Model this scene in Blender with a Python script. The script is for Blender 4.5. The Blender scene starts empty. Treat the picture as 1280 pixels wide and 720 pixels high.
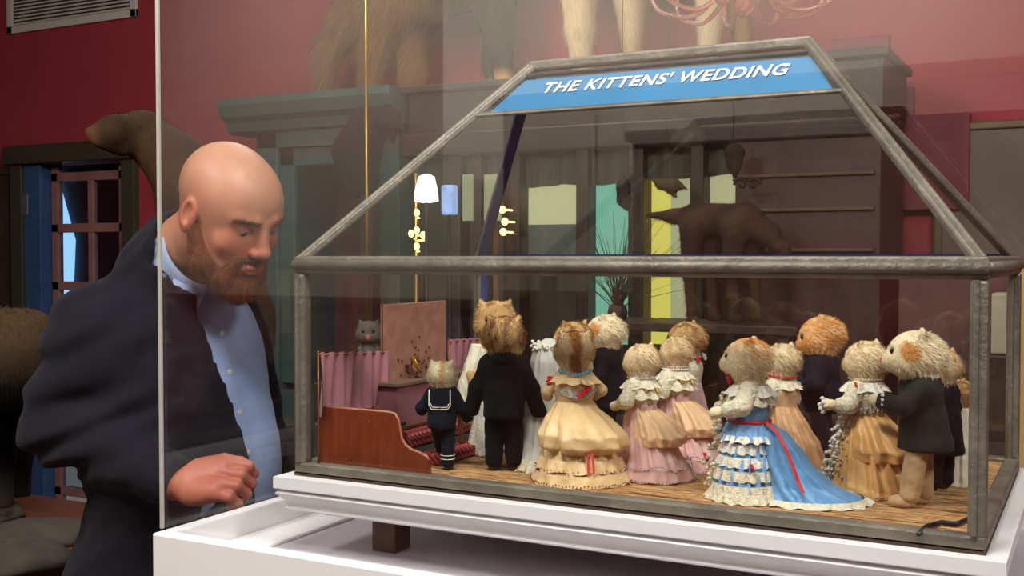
import bpy, bmesh, math, random
import numpy as np
from mathutils import Vector, Matrix
R_ = math.radians
rng = np.random.default_rng(7)
random.seed(7)
C = bpy.context.scene.collection
# ------------------------------------------------------------------ camera geometry (world frame: x along the case front, y into the room)
FOC = 1390.0
CAM = np.array([1.0575, -1.3018, 1.5]); PIT = math.atan(40/FOC)
UU = np.array([.8833, .4688, 0]); FF = np.array([-.4688, .8833, 0]); ZZ = np.array([0, 0, 1.])
FWD = FF*math.cos(PIT)-ZZ*math.sin(PIT); UPV = FF*math.sin(PIT)+ZZ*math.cos(PIT)
def ray(px, py): return FWD+UU*(px-640)/FOC-UPV*(py-360)/FOC
def atz(px, py, z): d = ray(px, py); return CAM+d*(z-CAM[2])/d[2]
def aty(px, py, y): d = ray(px, py); return CAM+d*(y-CAM[1])/d[1]
def atx(px, py, x): d = ray(px, py); return CAM+d*(x-CAM[0])/d[0]
def atd(px, py, D): return CAM+ray(px, py)*D

cam = bpy.data.cameras.new('camera'); co = bpy.data.objects.new('camera', cam); C.objects.link(co)
cam.sensor_width = 36; cam.lens = 36*FOC/1280; cam.clip_start = .02
co.location = CAM
co.rotation_euler = Matrix((UU, UPV, -FWD)).transposed().to_euler()
bpy.context.scene.camera = co

# ------------------------------------------------------------------ materials
def lin(c): return tuple(((v/255)/12.92 if v/255 <= .04045 else ((v/255+.055)/1.055)**2.4) for v in c)
MATS = {}
def mat(name, col=None, rough=.6, metal=0, var=0, scale=20, bump=0, bscale=None, attr=False, spec=.5, emit=None, es=1, sheen=0, stretch=None, coat=0, trans=0):
    if name in MATS: return MATS[name]
    m = bpy.data.materials.new(name); m.use_nodes = True; nt = m.node_tree; N = nt.nodes; L = nt.links
    b = N['Principled BSDF']; b.inputs['Roughness'].default_value = rough; b.inputs['Metallic'].default_value = metal
    b.inputs['Specular IOR Level'].default_value = spec
    if coat: b.inputs['Coat Weight'].default_value = coat
    if sheen: b.inputs['Sheen Weight'].default_value = sheen
    if trans: b.inputs['Transmission Weight'].default_value = trans
    src = None
    if attr:
        a = N.new('ShaderNodeVertexColor'); a.layer_name = 'col'; src = a.outputs['Color']
    elif col is not None:
        c = lin(col)+(1,); b.inputs['Base Color'].default_value = c
    tc = N.new('ShaderNodeTexCoord'); vec = tc.outputs['Object']
    if stretch:
        mp = N.new('ShaderNodeMapping'); mp.inputs['Scale'].default_value = stretch; L.new(vec, mp.inputs['Vector']); vec = mp.outputs['Vector']
    if var:
        n = N.new('ShaderNodeTexNoise'); n.inputs['Scale'].default_value = scale; n.inputs['Detail'].default_value = 5; L.new(vec, n.inputs['Vector'])
        r = N.new('ShaderNodeMapRange'); r.inputs[1].default_value = .3; r.inputs[2].default_value = .7; r.inputs[3].default_value = 1-var; r.inputs[4].default_value = 1+var
        L.new(n.outputs['Fac'], r.inputs[0])
        mx = N.new('ShaderNodeVectorMath'); mx.operation = 'SCALE'
        if src: L.new(src, mx.inputs[0])
        else: mx.inputs[0].default_value = lin(col)
        L.new(r.outputs[0], mx.inputs['Scale']); src = mx.outputs[0]
    if src: L.new(src, b.inputs['Base Color'])
    if bump:
        n2 = N.new('ShaderNodeTexNoise'); n2.inputs['Scale'].default_value = bscale or scale; n2.inputs['Detail'].default_value = 4; L.new(vec, n2.inputs['Vector'])
        bp = N.new('ShaderNodeBump'); bp.inputs['Strength'].default_value = min(1, bump); bp.inputs['Distance'].default_value = .004
        L.new(n2.outputs['Fac'], bp.inputs['Height']); L.new(bp.outputs[0], b.inputs['Normal'])
    if emit:
        b.inputs['Emission Color'].default_value = lin(emit)+(1,); b.inputs['Emission Strength'].default_value = es
    MATS[name] = m; return m
def glass(name, refl, tint=(1, 1, 1), rough=0.0):
    m = bpy.data.materials.new(name); m.use_nodes = True; nt = m.node_tree; N = nt.nodes; L = nt.links
    N.remove(N['Principled BSDF']); out = N['Material Output']
    t = N.new('ShaderNodeBsdfTransparent'); t.inputs[0].default_value = tint+(1,)
    g = N.new('ShaderNodeBsdfGlossy'); g.inputs['Roughness'].default_value = rough
    mx = N.new('ShaderNodeMixShader'); mx.inputs[0].default_value = refl
    L.new(t.outputs[0], mx.inputs[1]); L.new(g.outputs[0], mx.inputs[2]); L.new(mx.outputs[0], out.inputs[0]); MATS[name] = m; return m

# ------------------------------------------------------------------ object helpers
def tag(o, label=None, cat=None, group=None, kind=None):
    if label: o['label'] = label
    if cat: o['category'] = cat
    if group: o['group'] = group
    if kind: o['kind'] = kind
    return o
def link(name, me, m, parent=None, smooth=True, label=None):
    o = bpy.data.objects.new(name, me); C.objects.link(o)
    for q in (m if isinstance(m, (list, tuple)) else [m]):
        if q: me.materials.append(q)
    if smooth:
        me.polygons.foreach_set('use_smooth', [True]*len(me.polygons))
    if parent: o.parent = parent
    if label: o['label'] = label
    return o
def empty(name, loc=(0, 0, 0)):
    o = bpy.data.objects.new(name, None); C.objects.link(o); o.location = loc; o.empty_display_size = .05; return o
class MB:
    """collects shapes into one mesh"""
    def __init__(s): s.v = []; s.f = []; s.n = 0; s.c = []
    def add(s, v, f, col=None):
        v = np.asarray(v, float).reshape(-1, 3); s.v.append(v); s.f += [tuple(int(i)+s.n for i in q) for q in f]; s.n += len(v)
        if col is None: col = (1, 1, 1)
        col = np.asarray(col, float)
        s.c.append(np.broadcast_to(col, (len(v), 3)) if col.ndim == 1 else col); return s
    def box(s, a, b, bev=.0, col=None, M=None):
        a = np.array(a, float); b = np.array(b, float)
        lo, hi = np.minimum(a, b), np.maximum(a, b); w = min(bev, *(hi-lo)/2.01) if bev else 0
        if w <= 0:
            v = np.array([[x, y, z] for x in (lo[0], hi[0]) for y in (lo[1], hi[1]) for z in (lo[2], hi[2])])
            f = [(0, 1, 3, 2), (4, 6, 7, 5), (0, 4, 5, 1), (2, 3, 7, 6), (0, 2, 6, 4), (1, 5, 7, 3)]
        else:
            bm = bmesh.new(); bmesh.ops.create_cube(bm, size=1)
            for q in bm.verts: q.co = Vector(((lo+hi)/2+np.array(q.co)*(hi-lo)))
            bmesh.ops.bevel(bm, geom=bm.edges[:], offset=w, segments=2, affect='EDGES', profile=.5)
            bm.verts.index_update(); v = np.array([q.co[:] for q in bm.verts]); f = [[x.index for x in q.verts] for q in bm.faces]; bm.free()
        if M is not None: v = v@np.array(M.to_3x3()).T+np.array(M.translation)
        return s.add(v, f, col)
    def bar(s, a, b, w, h, up=(0, 0, 1), bev=.0, col=None):
        """rectangular bar a->b; w across, h along up"""
        a = Vector(a); b = Vector(b); d = (b-a); L = d.length; d.normalize(); u = Vector(up); x = d.cross(u).normalized(); u = x.cross(d).normalized()
        M = Matrix.Translation((a+b)/2)@Matrix((x, d, u)).transposed().to_4x4()
        return s.box((-w/2, -L/2, -h/2), (w/2, L/2, h/2), bev, col, M)
    def tube(s, pts, r, n=10, col=None, close=False, flat=1):
        P = [Vector(p) for p in pts]; m = len(P); rr = r if hasattr(r, '__len__') else [r]*m
        v = []; prev = None
        for i, p in enumerate(P):
            t = (P[(i+1) % m]-P[i-1]) if close else (P[min(i+1, m-1)]-P[max(i-1, 0)])
            t.normalize()
            if prev is None: x = t.orthogonal().normalized()
            else: x = (prev-t*prev.dot(t)).normalized()
            prev = x; y = t.cross(x)
            for k in range(n):
                a = 2*math.pi*k/n; v.append(p+(x*math.cos(a)+y*math.sin(a)*flat)*rr[i])
        f = []
        for i in range(m if close else m-1):
            for k in range(n):
                j = (i+1) % m; f.append((i*n+k, i*n+(k+1) % n, j*n+(k+1) % n, j*n+k))
        if not close: f.append(tuple(range(n-1, -1, -1))); f.append(tuple((m-1)*n+k for k in range(n)))
        return s.add([q[:] for q in v], f, col)
    def ball(s, c, r, sub=2, col=None, sc=(1, 1, 1)):
        v, f = ICO[sub]; return s.add(v*np.array(sc)*r+np.array(c), f, col)
    def lathe(s, prof, c=(0, 0, 0), n=24, col=None):
        v = [(c[0]+r*math.cos(2*math.pi*k/n), c[1]+r*math.sin(2*math.pi*k/n), c[2]+z) for r, z in prof for k in range(n)]
        f = [(i*n+k, i*n+(k+1) % n, (i+1)*n+(k+1) % n, (i+1)*n+k) for i in range(len(prof)-1) for k in range(n)]
        f += [tuple(range(n-1, -1, -1)), tuple((len(prof)-1)*n+k for k in range(n))]
        return s.add(v, f, col)
    def prism(s, pts, d, col=None):
        """flat polygon pts extruded by vector d"""
        n = len(pts); P = np.array(pts, float); v = np.vstack([P, P+np.array(d)])
        f = [tuple(range(n-1, -1, -1)), tuple(range(n, 2*n))]+[(i, (i+1) % n, n+(i+1) % n, n+i) for i in range(n)]
        return s.add(v, f, col)
    def mesh(s, name='m'):
        me = bpy.data.meshes.new(name); V = np.vstack(s.v); me.from_pydata(V.tolist(), [], s.f); me.update()
        ca = me.color_attributes.new('col', 'FLOAT_COLOR', 'POINT'); cc = np.ones((len(V), 4)); cc[:, :3] = np.vstack(s.c); ca.data.foreach_set('color', cc.ravel())
        return me
    def build(s, name, m, parent=None, smooth=False, label=None, fix=True):
        me = s.mesh(name)
        if fix:
            bm = bmesh.new(); bm.from_mesh(me); bmesh.ops.recalc_face_normals(bm, faces=bm.faces); bm.to_mesh(me); bm.free()
        o = link(name, me, m, parent, smooth, label); 
        return o
ICO = {}
for _s in (1, 2, 3):
    _b = bmesh.new(); bmesh.ops.create_icosphere(_b, subdivisions=_s, radius=1); _b.verts.index_update()
    ICO[_s] = (np.array([q.co[:] for q in _b.verts]), [tuple(x.index for x in q.verts) for q in _b.faces]); _b.free()

# ------------------------------------------------------------------ signed distance modelling
def ell(c, r):
    c = np.array(c, np.float32); r = np.array(r, np.float32)
    def f(p):
        q = (p-c)/r; k0 = np.sqrt((q*q).sum(1)); q2 = q/r; k1 = np.sqrt((q2*q2).sum(1))+1e-9; return k0*(k0-1)/k1
    return f
def cap(a, b, ra, rb):
    a = np.array(a, np.float32); b = np.array(b, np.float32); ba = b-a; L = float(ba@ba)+1e-12
    def f(p):
        pa = p-a; h = np.clip(pa@ba/L, 0, 1); d = pa-h[:, None]*ba; return np.sqrt((d*d).sum(1))-(ra+(rb-ra)*h)
    return f
def rbox(c, hs, r):
    c = np.array(c, np.float32); hs = np.array(hs, np.float32)-r
    def f(p):
        q = np.abs(p-c)-hs; return np.sqrt((np.maximum(q, 0)**2).sum(1))+np.minimum(q.max(1), 0)-r
    return f
def xf(fn, M):
    Mi = np.array(M.inverted(), np.float32); A = Mi[:3, :3].T; t = Mi[:3, 3]
    return lambda p: fn(p@A+t)
def smin(a, b, k):
    h = np.clip(.5+.5*(b-a)/k, 0, 1); return b+(a-b)*h-k*h*(1-h)
def union(parts, k=.01):
    """parts: fn or (fn,k) or (fn,k,'-')"""
    def f(p):
        d = None
        for q in parts:
            fn, kk, op = (q, k, '+') if callable(q) else (q[0], q[1], q[2] if len(q) > 2 else '+')
            e = fn(p)
            if d is None: d = e
            elif op == '+': d = smin(d, e, kk)
            else: d = -smin(-d, e, kk)
        return d
    return f
def nets(fn, lo, hi, h):
    lo = np.array(lo, float)-h*2; hi = np.array(hi, float)+h*2
    n = np.ceil((hi-lo)/h).astype(int)+1
    ax = [lo[i]+h*np.arange(n[i]) for i in range(3)]
    F = np.empty(n, np.float32); Y, Z = np.meshgrid(ax[1], ax[2], indexing='ij'); yz = np.stack([Y.ravel(), Z.ravel()], 1)
    step = max(1, int(300000/len(yz)))
    for i in range(0, n[0], step):
        xs = ax[0][i:i+step]; P = np.empty((len(xs)*len(yz), 3), np.float32)
        P[:, 0] = np.repeat(xs, len(yz)); P[:, 1:] = np.tile(yz, (len(xs), 1))
        F[i:i+step] = fn(P).reshape(len(xs), n[1], n[2])
    F[0] = F[-1] = 1; F[:, 0] = F[:, -1] = 1; F[:, :, 0] = F[:, :, -1] = 1
    S = F < 0; m = [k-1 for k in n]
    acc = np.zeros((*m, 3)); cnt = np.zeros(m)
    def sl(o, ln): return tuple(slice(o[i], o[i]+ln[i]) for i in range(3))
    for a in range(3):
        for o1 in (0, 1):
            for o2 in (0, 1):
                o = [0, 0, 0]; oth = [i for i in range(3) if i != a]; o[oth[0]] = o1; o[oth[1]] = o2
                o_ = list(o); o_[a] = 1
                A = F[sl(o, m)]; B = F[sl(o_, m)]; x = (A < 0) != (B < 0)
                t = np.where(x, A/np.where(x, A-B, 1), 0)
                pos = [np.where(x, float(o[i]), 0) for i in range(3)]; pos[a] = t
                for i in range(3): acc[..., i] += pos[i]
                cnt += x
    act = cnt > 0; idx = -np.ones(m, int); idx[act] = np.arange(act.sum())
    ijk = np.argwhere(act); V = lo+h*(ijk+acc[act]/cnt[act][:, None])
    faces = []
    for a in range(3):
        o_ = [0, 0, 0]; o_[a] = 1; b, c = [(1, 2), (2, 0), (0, 1)][a]
        ln = list(n); ln[a] -= 1
        A = S[sl((0, 0, 0), ln)]; B = S[sl(o_, ln)]; e = np.argwhere(A != B)
        e = e[(e[:, b] > 0) & (e[:, c] > 0) & (e[:, b] < n[b]-1) & (e[:, c] < n[c]-1)]
        def g(db, dc):
            q = e.copy(); q[:, b] += db; q[:, c] += dc; return idx[q[:, 0], q[:, 1], q[:, 2]]
        Q = np.stack([g(-1, -1), g(0, -1), g(0, 0), g(-1, 0)], 1)
        fl = A[e[:, 0], e[:, 1], e[:, 2]]; Q[~fl] = Q[~fl][:, ::-1]; faces.append(Q)
    return V, np.vstack(faces)
def normals(fn, V, e=.0008):
    V = V.astype(np.float32); g = np.stack([fn(V+np.eye(3, dtype=np.float32)[i]*e)-fn(V-np.eye(3, dtype=np.float32)[i]*e) for i in range(3)], 1)
    return g/(np.linalg.norm(g, axis=1, keepdims=True)+1e-9)
def noise3(p, s, seed=0):
    """cheap smooth pseudo noise -1..1"""
    r = np.random.default_rng(seed); o = 0
    for i in range(5):
        k = r.normal(size=3)*s*(1+.35*i); o = o+np.sin(p@k+r.uniform(0, 6.28))*(1/(1+.35*i))
    return o/2.6
def blades(mb, P, Nn, flow, L, w, cols, tilt=.6, jit=.35):
    """short tapered hairs rooted at P"""
    n = len(P)
    if n == 0: return
    fl = flow-(flow*Nn).sum(1, keepdims=True)*Nn; fl /= np.linalg.norm(fl, axis=1, keepdims=True)+1e-9
    d = Nn*(1-tilt)+fl*tilt+rng.normal(size=(n, 3))*jit*.5; d /= np.linalg.norm(d, axis=1, keepdims=True)
    x = np.cross(d, Nn); x /= np.linalg.norm(x, axis=1, keepdims=True)+1e-9
    LL = (L*(1+rng.normal(size=n)*.25))[:, None] if np.isscalar(L) else (L*(1+rng.normal(size=n)*.2))[:, None]
    root = P-Nn*w
    mid = root+d*LL*.55; tip = root+d*LL+fl*LL*.25-np.array([0, 0, 1])*LL*.12
    v = np.empty((n, 5, 3)); v[:, 0] = root-x*w; v[:, 1] = root+x*w; v[:, 2] = mid+x*w*.7; v[:, 3] = mid-x*w*.7; v[:, 4] = tip
    b = mb.n; c = np.repeat((cols*(1+rng.normal(size=(n, 1))*.16)).clip(0, 1), 5, axis=0)
    mb.v.append(v.reshape(-1, 3)); mb.c.append(c); mb.n += n*5
    i = b+np.arange(n)*5
    mb.f += [t for k in i.tolist() for t in ((k, k+1, k+2, k+3), (k+3, k+2, k+4))]
def sample(V, Fc, n):
    a = V[Fc[:, 0]]; ar = np.linalg.norm(np.cross(V[Fc[:, 1]]-a, V[Fc[:, 2]]-a), axis=1)+np.linalg.norm(np.cross(V[Fc[:, 2]]-a, V[Fc[:, 3]]-a), axis=1)
    k = rng.choice(len(Fc), n, p=ar/ar.sum()); uv = rng.random((n, 2))
    A, B, Cc, D = (V[Fc[k, j]] for j in range(4)); u, w = uv[:, :1], uv[:, 1:]
    return (A*(1-u)+B*u)*(1-w)+(D*(1-u)+Cc*u)*w
FUR = mat('fur', rough=.85, attr=True, var=.12, scale=300, spec=.2)
SKINM = mat('painted skin', rough=.5, attr=True, var=.05, scale=60, bump=.15, bscale=500, spec=.4)
def L3(*c): return np.array(lin(c))
# ================================================================== ROOM
WALL = mat('maroon wall', (158, 50, 60), .75, var=.06, scale=3, bump=.08, bscale=200)
ZC = 3.4
def struct(name, mb, m, **k):
    o = mb.build(name, m, **k); o['kind'] = 'structure'; return o
X0, X1, Y0, Y1 = -6.2, 3.6, -4.0, 3.2
struct('floor', MB().box((X0, Y0, -.1), (X1, Y1, 0)), mat('floor boards', (92, 66, 48), .45, var=.2, scale=4, stretch=(1, 12, 1)))
struct('ceiling', MB().box((X0, Y0, ZC), (X1, Y1, ZC+.1)), mat('ceiling paint', (42, 36, 34), .9, var=.05))
# doorway in the back wall
D0, D1, DZ = -4.60, -3.78, 2.04
wb = MB().box((X0, Y1, 0), (D0, Y1+.15, ZC)).box((D1, Y1, 0), (X1, Y1+.15, ZC)).box((D0, Y1, DZ), (D1, Y1+.15, ZC))
struct('wall_back', wb, WALL)
struct('wall_left', MB().box((X0-.15, Y0, 0), (X0, Y1, ZC)), WALL)
struct('wall_right', MB().box((X1, Y0, 0), (X1+.15, Y1, ZC)), WALL)
FRONTW = mat('pale grey wall', (205, 196, 180), .85, var=.1, scale=1.2)
struct('wall_front', MB().box((X0, Y0-.15, 0), (X1, Y0, ZC)), FRONTW)
DG = mat('dark olive paint', (62, 58, 46), .5, var=.1)
tr = MB().box((D0-.1, Y1-.04, 0), (D0, Y1+.02, DZ+.02), .005).box((D1, Y1-.04, 0), (D1+.1, Y1+.02, DZ+.02), .005).box((D0-.13, Y1-.07, DZ), (D1+.13, Y1+.02, DZ+.11), .008)
struct('trim_1', tr, DG)
struct('trim_2', MB().box((X0, Y0, 0), (X1, Y0+.03, 1.22), .004).box((X0, Y0, 1.22), (X1, Y0+.05, 1.27), .006), mat('added dark wainscot', (84, 70, 60), .6, var=.1))  # dark panelling added out of view to keep low reflections dark
fw2 = empty('added_maroon_wardrobe', (-1.35, Y0+.36, 0)); tag(fw2, 'unseen dark maroon wardrobe added to darken the reflection in the acrylic', 'wardrobe')  # added behind the camera so the acrylic mirrors a dark area
MDK = mat('dark maroon furniture', (112, 70, 62), .6, var=.15)
MB().box((0, -.28, 0), (2.6, .28, 2.16), .01).build('body', MDK, fw2)
MB().box((-.04, -.29, 2.16), (2.64, .32, 2.22), .01).build('cornice', MDK, fw2)
for k in range(4): MB().box((.03+k*.64, .281, .1), (.62+k*.64, .30, 2.08), .006).build('door', MDK, fw2)
# glazed inner door, blue jamb
BLUEP = mat('blue paint', (52, 84, 128), .45, var=.1)
PINKW = mat('pinkish timber', (150, 104, 98), .6, var=.15, scale=8)
jm = MB().box((D0, Y1-.02, 0), (D0+.14, Y1+.14, DZ), .004)
jo = struct('door_2', jm, BLUEP)
MB().box((D0-.008, Y1-.028, 1.74), (D0+.04, Y1-.02, 1.87), .003).build('hinge', mat('steel', (140, 150, 160), .35, .8), jo)
dr = empty('door_1', (0, 0, 0)); dr['kind'] = 'structure'
g = MB(); xa, xb = D0+.15, D1-.02; yd = Y1+.05
xs = [xa, (xa+xb)/2-.0, xb]
fw_ = .055
g.box((xa, yd, 0), (xa+fw_, yd+.04, DZ-.02), .004).box((xb-fw_-.04, yd, 0), (xb, yd+.04, DZ-.02), .004)
for zz in (DZ-.08, 1.66, 1.32, .98, .1): g.box((xa, yd, zz-.022), (xb, yd+.04, zz+.03), .004)
g.box(((xa+xb)/2-.022, yd+.002, .1), ((xa+xb)/2+.022, yd+.038, DZ-.05), .004)
g.build('door_frame', PINKW, dr)
MB().box((xa+.02, yd+.015, .1), (xb-.02, yd+.02, DZ-.05)).build('pane', glass('door glass', .06, (.8, .9, 1)), dr)
# dark porch and bright daylight beyond the glazed door
struct('wall_porch', MB().box((-6.6, Y1+1.4, 0), (D1+.6, Y1+1.5, 2.6)).box((-6.7, Y1+.15, 0), (-6.6, Y1+1.4, 2.6)).box((D1+.6, Y1+.15, 0), (D1+.7, Y1+1.4, 2.6)).box((-6.6, Y1+.15, 2.5), (D1+.6, Y1+1.4, 2.6)), mat('porch wall', (42, 44, 46), .8, var=.4, scale=6))
a, b, c_, d_ = (aty(*q, Y1+1.36) for q in ((50, 222), (68, 212), (92, 300), (50, 400)))
e_ = aty(88, 400, Y1+1.36)
tag(MB().prism([a, b, c_, e_, d_], (0, .02, 0)).build('window_pane', mat('daylight glass', (40, 60, 80), .3, emit=(165, 205, 255), es=1.5, var=.3, scale=12)), 'bright blue daylit porch window pane beyond the glazed door', 'window')
# brown cupboard left of the doorway
DB = mat('dark brown wood', (52, 36, 27), .5, var=.25, scale=5, stretch=(6, 6, 1))
cb = empty('brown_cupboard', (-5.3, 3.0, 0)); tag(cb, 'dark brown wooden cupboard left of the doorway in the red wall', 'cupboard')
p = lambda x0, x1: (x0+5.3, x1+5.3)
MB().box((-.8, -.18, 0), (.57, .19, 1.98), .01).build('body', DB, cb)
MB().box((-.84, -.22, 1.98), (.58, .19, 2.03), .01).build('cornice', DB, cb)
MB().box((-.1, -.2, .1), (.54, -.18, 1.9), .006).build('door', DB, cb)
# vent
vt = empty('air_vent', (-4.2, Y1, 2.9)); tag(vt, 'white louvred air vent high on the red wall', 'vent')
va = aty(12, 43, Y1); vb = aty(173, 22, Y1); WHP = mat('white metal', (205, 200, 190), .5)
xv0, xv1 = va[0]+4.2, vb[0]+4.2; zv = (va[2]+vb[2])/2-2.9
MB().box((xv0, -.02, zv), (xv1, 0, zv+.045), .003).box((xv0, -.02, zv+.36), (xv1, 0, zv+.4), .003).box((xv0, -.02, zv), (xv0+.045, 0, zv+.4), .003).box((xv1-.045, -.02, zv), (xv1, 0, zv+.4), .003).build('frame', WHP, vt)
MB().box((xv0+.02, -.004, zv+.02), (xv1-.02, -.001, zv+.38)).build('backing', mat('vent dark', (40, 36, 34), .9), vt)
sl = MB()
for k in range(15): sl.bar((xv0+.04, -.01, zv+.055+k*.021), (xv1-.04, -.01, zv+.055+k*.021), .012, .009, up=(0, -.6, 1))
sl.build('slat', WHP, vt)

# ------------------------------------------------------------------ teal cabinet and dark window screen
TEAL = mat('dark teal paint', (56, 82, 78), .5, var=.12, scale=4, stretch=(5, 5, 1))
TX0 = -2.32; TX1 = -1.55
tc_ = empty('teal_cabinet', (TX0, 2.6, 0)); tag(tc_, 'tall dark teal cabinet with cornice behind the man against red wall', 'cabinet')
W = TX1-TX0
MB().box((0, 0, 0), (.12, .5, 2.1), .006).box((W-.1, 0, 0), (W, .5, 2.1), .006).box((0, .46, 0), (W, .5, 2.1)).box((0, 0, 1.98), (W, .5, 2.1), .004).box((0, 0, 0), (W, .5, .9), .004).build('body', TEAL, tc_)
cn = MB()
prof = [(0, 2.05), (-.03, 2.06), (-.04, 2.1), (-.08, 2.12), (-.1, 2.17), (-.1, 2.2), (.5, 2.2), (.5, 2.05)]
cn.prism([(-.14, y, z) for y, z in prof], (W+.16, 0, 0)); cn.build('cornice', TEAL, tc_)
MB().box((.12, .02, .93), (.2, .05, 1.98), .004).box((W-.18, .02, .93), (W-.1, .05, 1.98), .004).box((.12, .02, 1.9), (W-.1, .05, 1.98), .004).build('door', TEAL, tc_)
MB().box((.12, .42, .92), (W-.1, .45, 1.98)).build('back_panel', mat('dusky maroon panel', (92, 44, 52), .7, var=.1), tc_, label='dusky maroon back panel')
DW = mat('dark stained timber', (44, 36, 27), .5, var=.25, scale=4, stretch=(1.5, 6, 8))
DW2 = mat('dark beam', (40, 28, 26), .5, var=.2, scale=4, stretch=(1.5, 6, 8))
MARD = mat('dark maroon panel', (60, 30, 27), .45, var=.25, scale=4, stretch=(8, 8, 1))
sx0, sx1 = -1.5, .40
sc = empty('window_screen', (sx0, 2.6, 0)); tag(sc, 'tall dark timber screen with glazed bays and dark beam behind the case', 'partition')
W2 = sx1-sx0
MB().box((0, 0, 2.0), (W2, .5, 2.17), .006).box((-.02, -.03, 2.17), (W2+.02, .5, 2.2), .006).build('head_board', DW, sc)
MB().box((0, -.05, 1.905), (W2, .1, 2.0), .008).build('beam', DW2, sc)
MB().box((0, 0, .0), (W2-.5, .45, .9), .006).build('base_cupboard', DW, sc)
# scalloped valance
va_ = MB(); nx = 120; xs_ = np.linspace(0, W2-.48, nx); zb = 1.80-.012*np.abs(np.sin(xs_*9))-.02*np.sin(xs_*2.3)**2
v = [(x, .03+.012*math.sin(x*60), 1.92) for x in xs_]+[(x, .03+.012*math.sin(x*60), z) for x, z in zip(xs_, zb)]
v += [(x, .034+.012*math.sin(x*60), 1.92) for x in xs_]+[(x, .034+.012*math.sin(x*60), z) for x, z in zip(xs_, zb)]
f = [(i, i+1, nx+i+1, nx+i) for i in range(nx-1)]+[(2*nx+i, 3*nx+i, 3*nx+i+1, 2*nx+i+1) for i in range(nx-1)]+[(nx+i, nx+i+1, 3*nx+i+1, 3*nx+i) for i in range(nx-1)]
va_.add(v, f).build('valance', mat('grey green cloth', (74, 78, 62), .9, var=.12, scale=12, bump=.3), sc)
mu = MB()
def px_x(px): return float(aty(px, 280, 2.6)[0])-sx0
for pa, pb in ((562, 578), (590, 604), (625, 652), (722, 737), (787, 806), (864, 881), (942, 960)):
    mu.box((px_x(pa), -.02, .9), (px_x(pb), .08, 1.95), .006)
mu.build('mullion', DW, sc)
MB().box((W2-.5, -.03, 0), (W2, .45, 2.0), .006).build('side_cupboard', MARD, sc, label='dark maroon panelled side')
sh = MB()
for zz in (1.93, 1.78, 1.66, 1.52): sh.box((W2-.49, -.045, zz-.006), (W2-.02, -.025, zz+.006), .003)
sh.build('moulding', mat('worn brown moulding', (82, 58, 36), .5), sc)
def pane(pa, ya, pb, yb, col, es, nm='pane', back=0):
    es = es*.85
    yy = 2.6+.06+back
    A = aty(pa, ya, yy); B = aty(pb, yb, yy); z1 = float(A[2]); z0 = float(aty((pa+pb)/2, yb, yy)[2])
    return MB().box((A[0]-sx0, yy-2.6, z0), (B[0]-sx0, yy-2.6+.01, z1)).build(nm, mat('lit glass %d %d %d %.2f' % (*col, es), tuple(int(q*.25) for q in col), .4, emit=col, es=es, var=.04, scale=6), sc, label='lit window pane')
CR = (212, 214, 165)
pane(578, 218, 591, 276, (170, 180, 140), .85, back=-.085); pane(605, 218, 626, 276, (175, 182, 140), .85, back=-.085)
pane(650, 210, 724, 281, CR, 1.0); pane(650, 281, 724, 325, (96, 104, 96), .6)
pane(735, 210, 789, 430, (135, 215, 190), .9); pane(804, 210, 838, 430, (240, 228, 110), 1.1, back=.01); pane(838, 210, 866, 430, (200, 205, 160), .9, back=.01)
pane(879, 210, 944, 275, CR, .9)
pane(520, 215, 562, 320, (62, 74, 62), .3)
MB().box((px_x(606), .07, .9), (px_x(650), .09, 1.75)).build('curtain', mat('ochre curtain', (140, 92, 40), .8, var=.2, scale=10), sc, label='ochre curtain panel')
MB().box((.02, .12, .9), (W2-.49, .14, 2.0)).build('back_board', mat('murky green board', (52, 58, 44), .8, var=.35, scale=6), sc)
# framed board on the red wall at right
fr = empty('framed_board', (1.0, 3.18, 1.7)); tag(fr, 'grey framed board on the red wall right of the case roof', 'picture')
q0 = aty(1176, 165, 3.17); q1 = aty(1176, 330, 3.17)
MB().box((q0[0]-1, -.02, q1[2]-1.7), (1.6, 0, q0[2]-1.7), .004).build('board', mat('grey board', (112, 100, 88), .7, var=.15, scale=4), fr)
MB().box((q0[0]-1.02, -.03, q0[2]-1.7), (1.62, 0, q0[2]-1.67), .006).box((q0[0]-1.02, -.03, q1[2]-1.7), (q0[0]-.99, 0, q0[2]-1.67), .006).build('frame', mat('worn gilt', (104, 90, 60), .5, .3, var=.2), fr)
for n_, (a_, b_, dep) in enumerate((((1040, 50), (1111, 128), .0), ((1084, 112), (1142, 190), .0), ((1100, 148), (1212, 262), 0))):  # stepped reflections in the glass, built as dark slabs on the wall
    A = aty(*a_, 3.17); B = aty(*b_, 3.17)
    o = MB().box((A[0], 3.165-.012*n_, B[2]), (B[0], 3.2, A[2]), .004).build('reflection_panel', mat('maroon reflection panel', (118, 40, 50), .6, var=.08)); tag(o, ('upper of the three deep maroon reflection panels on the red wall', 'middle of the three deep maroon reflection panels on the red wall', 'lowest and widest maroon reflection panel on the red wall')[n_], 'panel', 'maroon reflection panels on the red wall')
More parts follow.
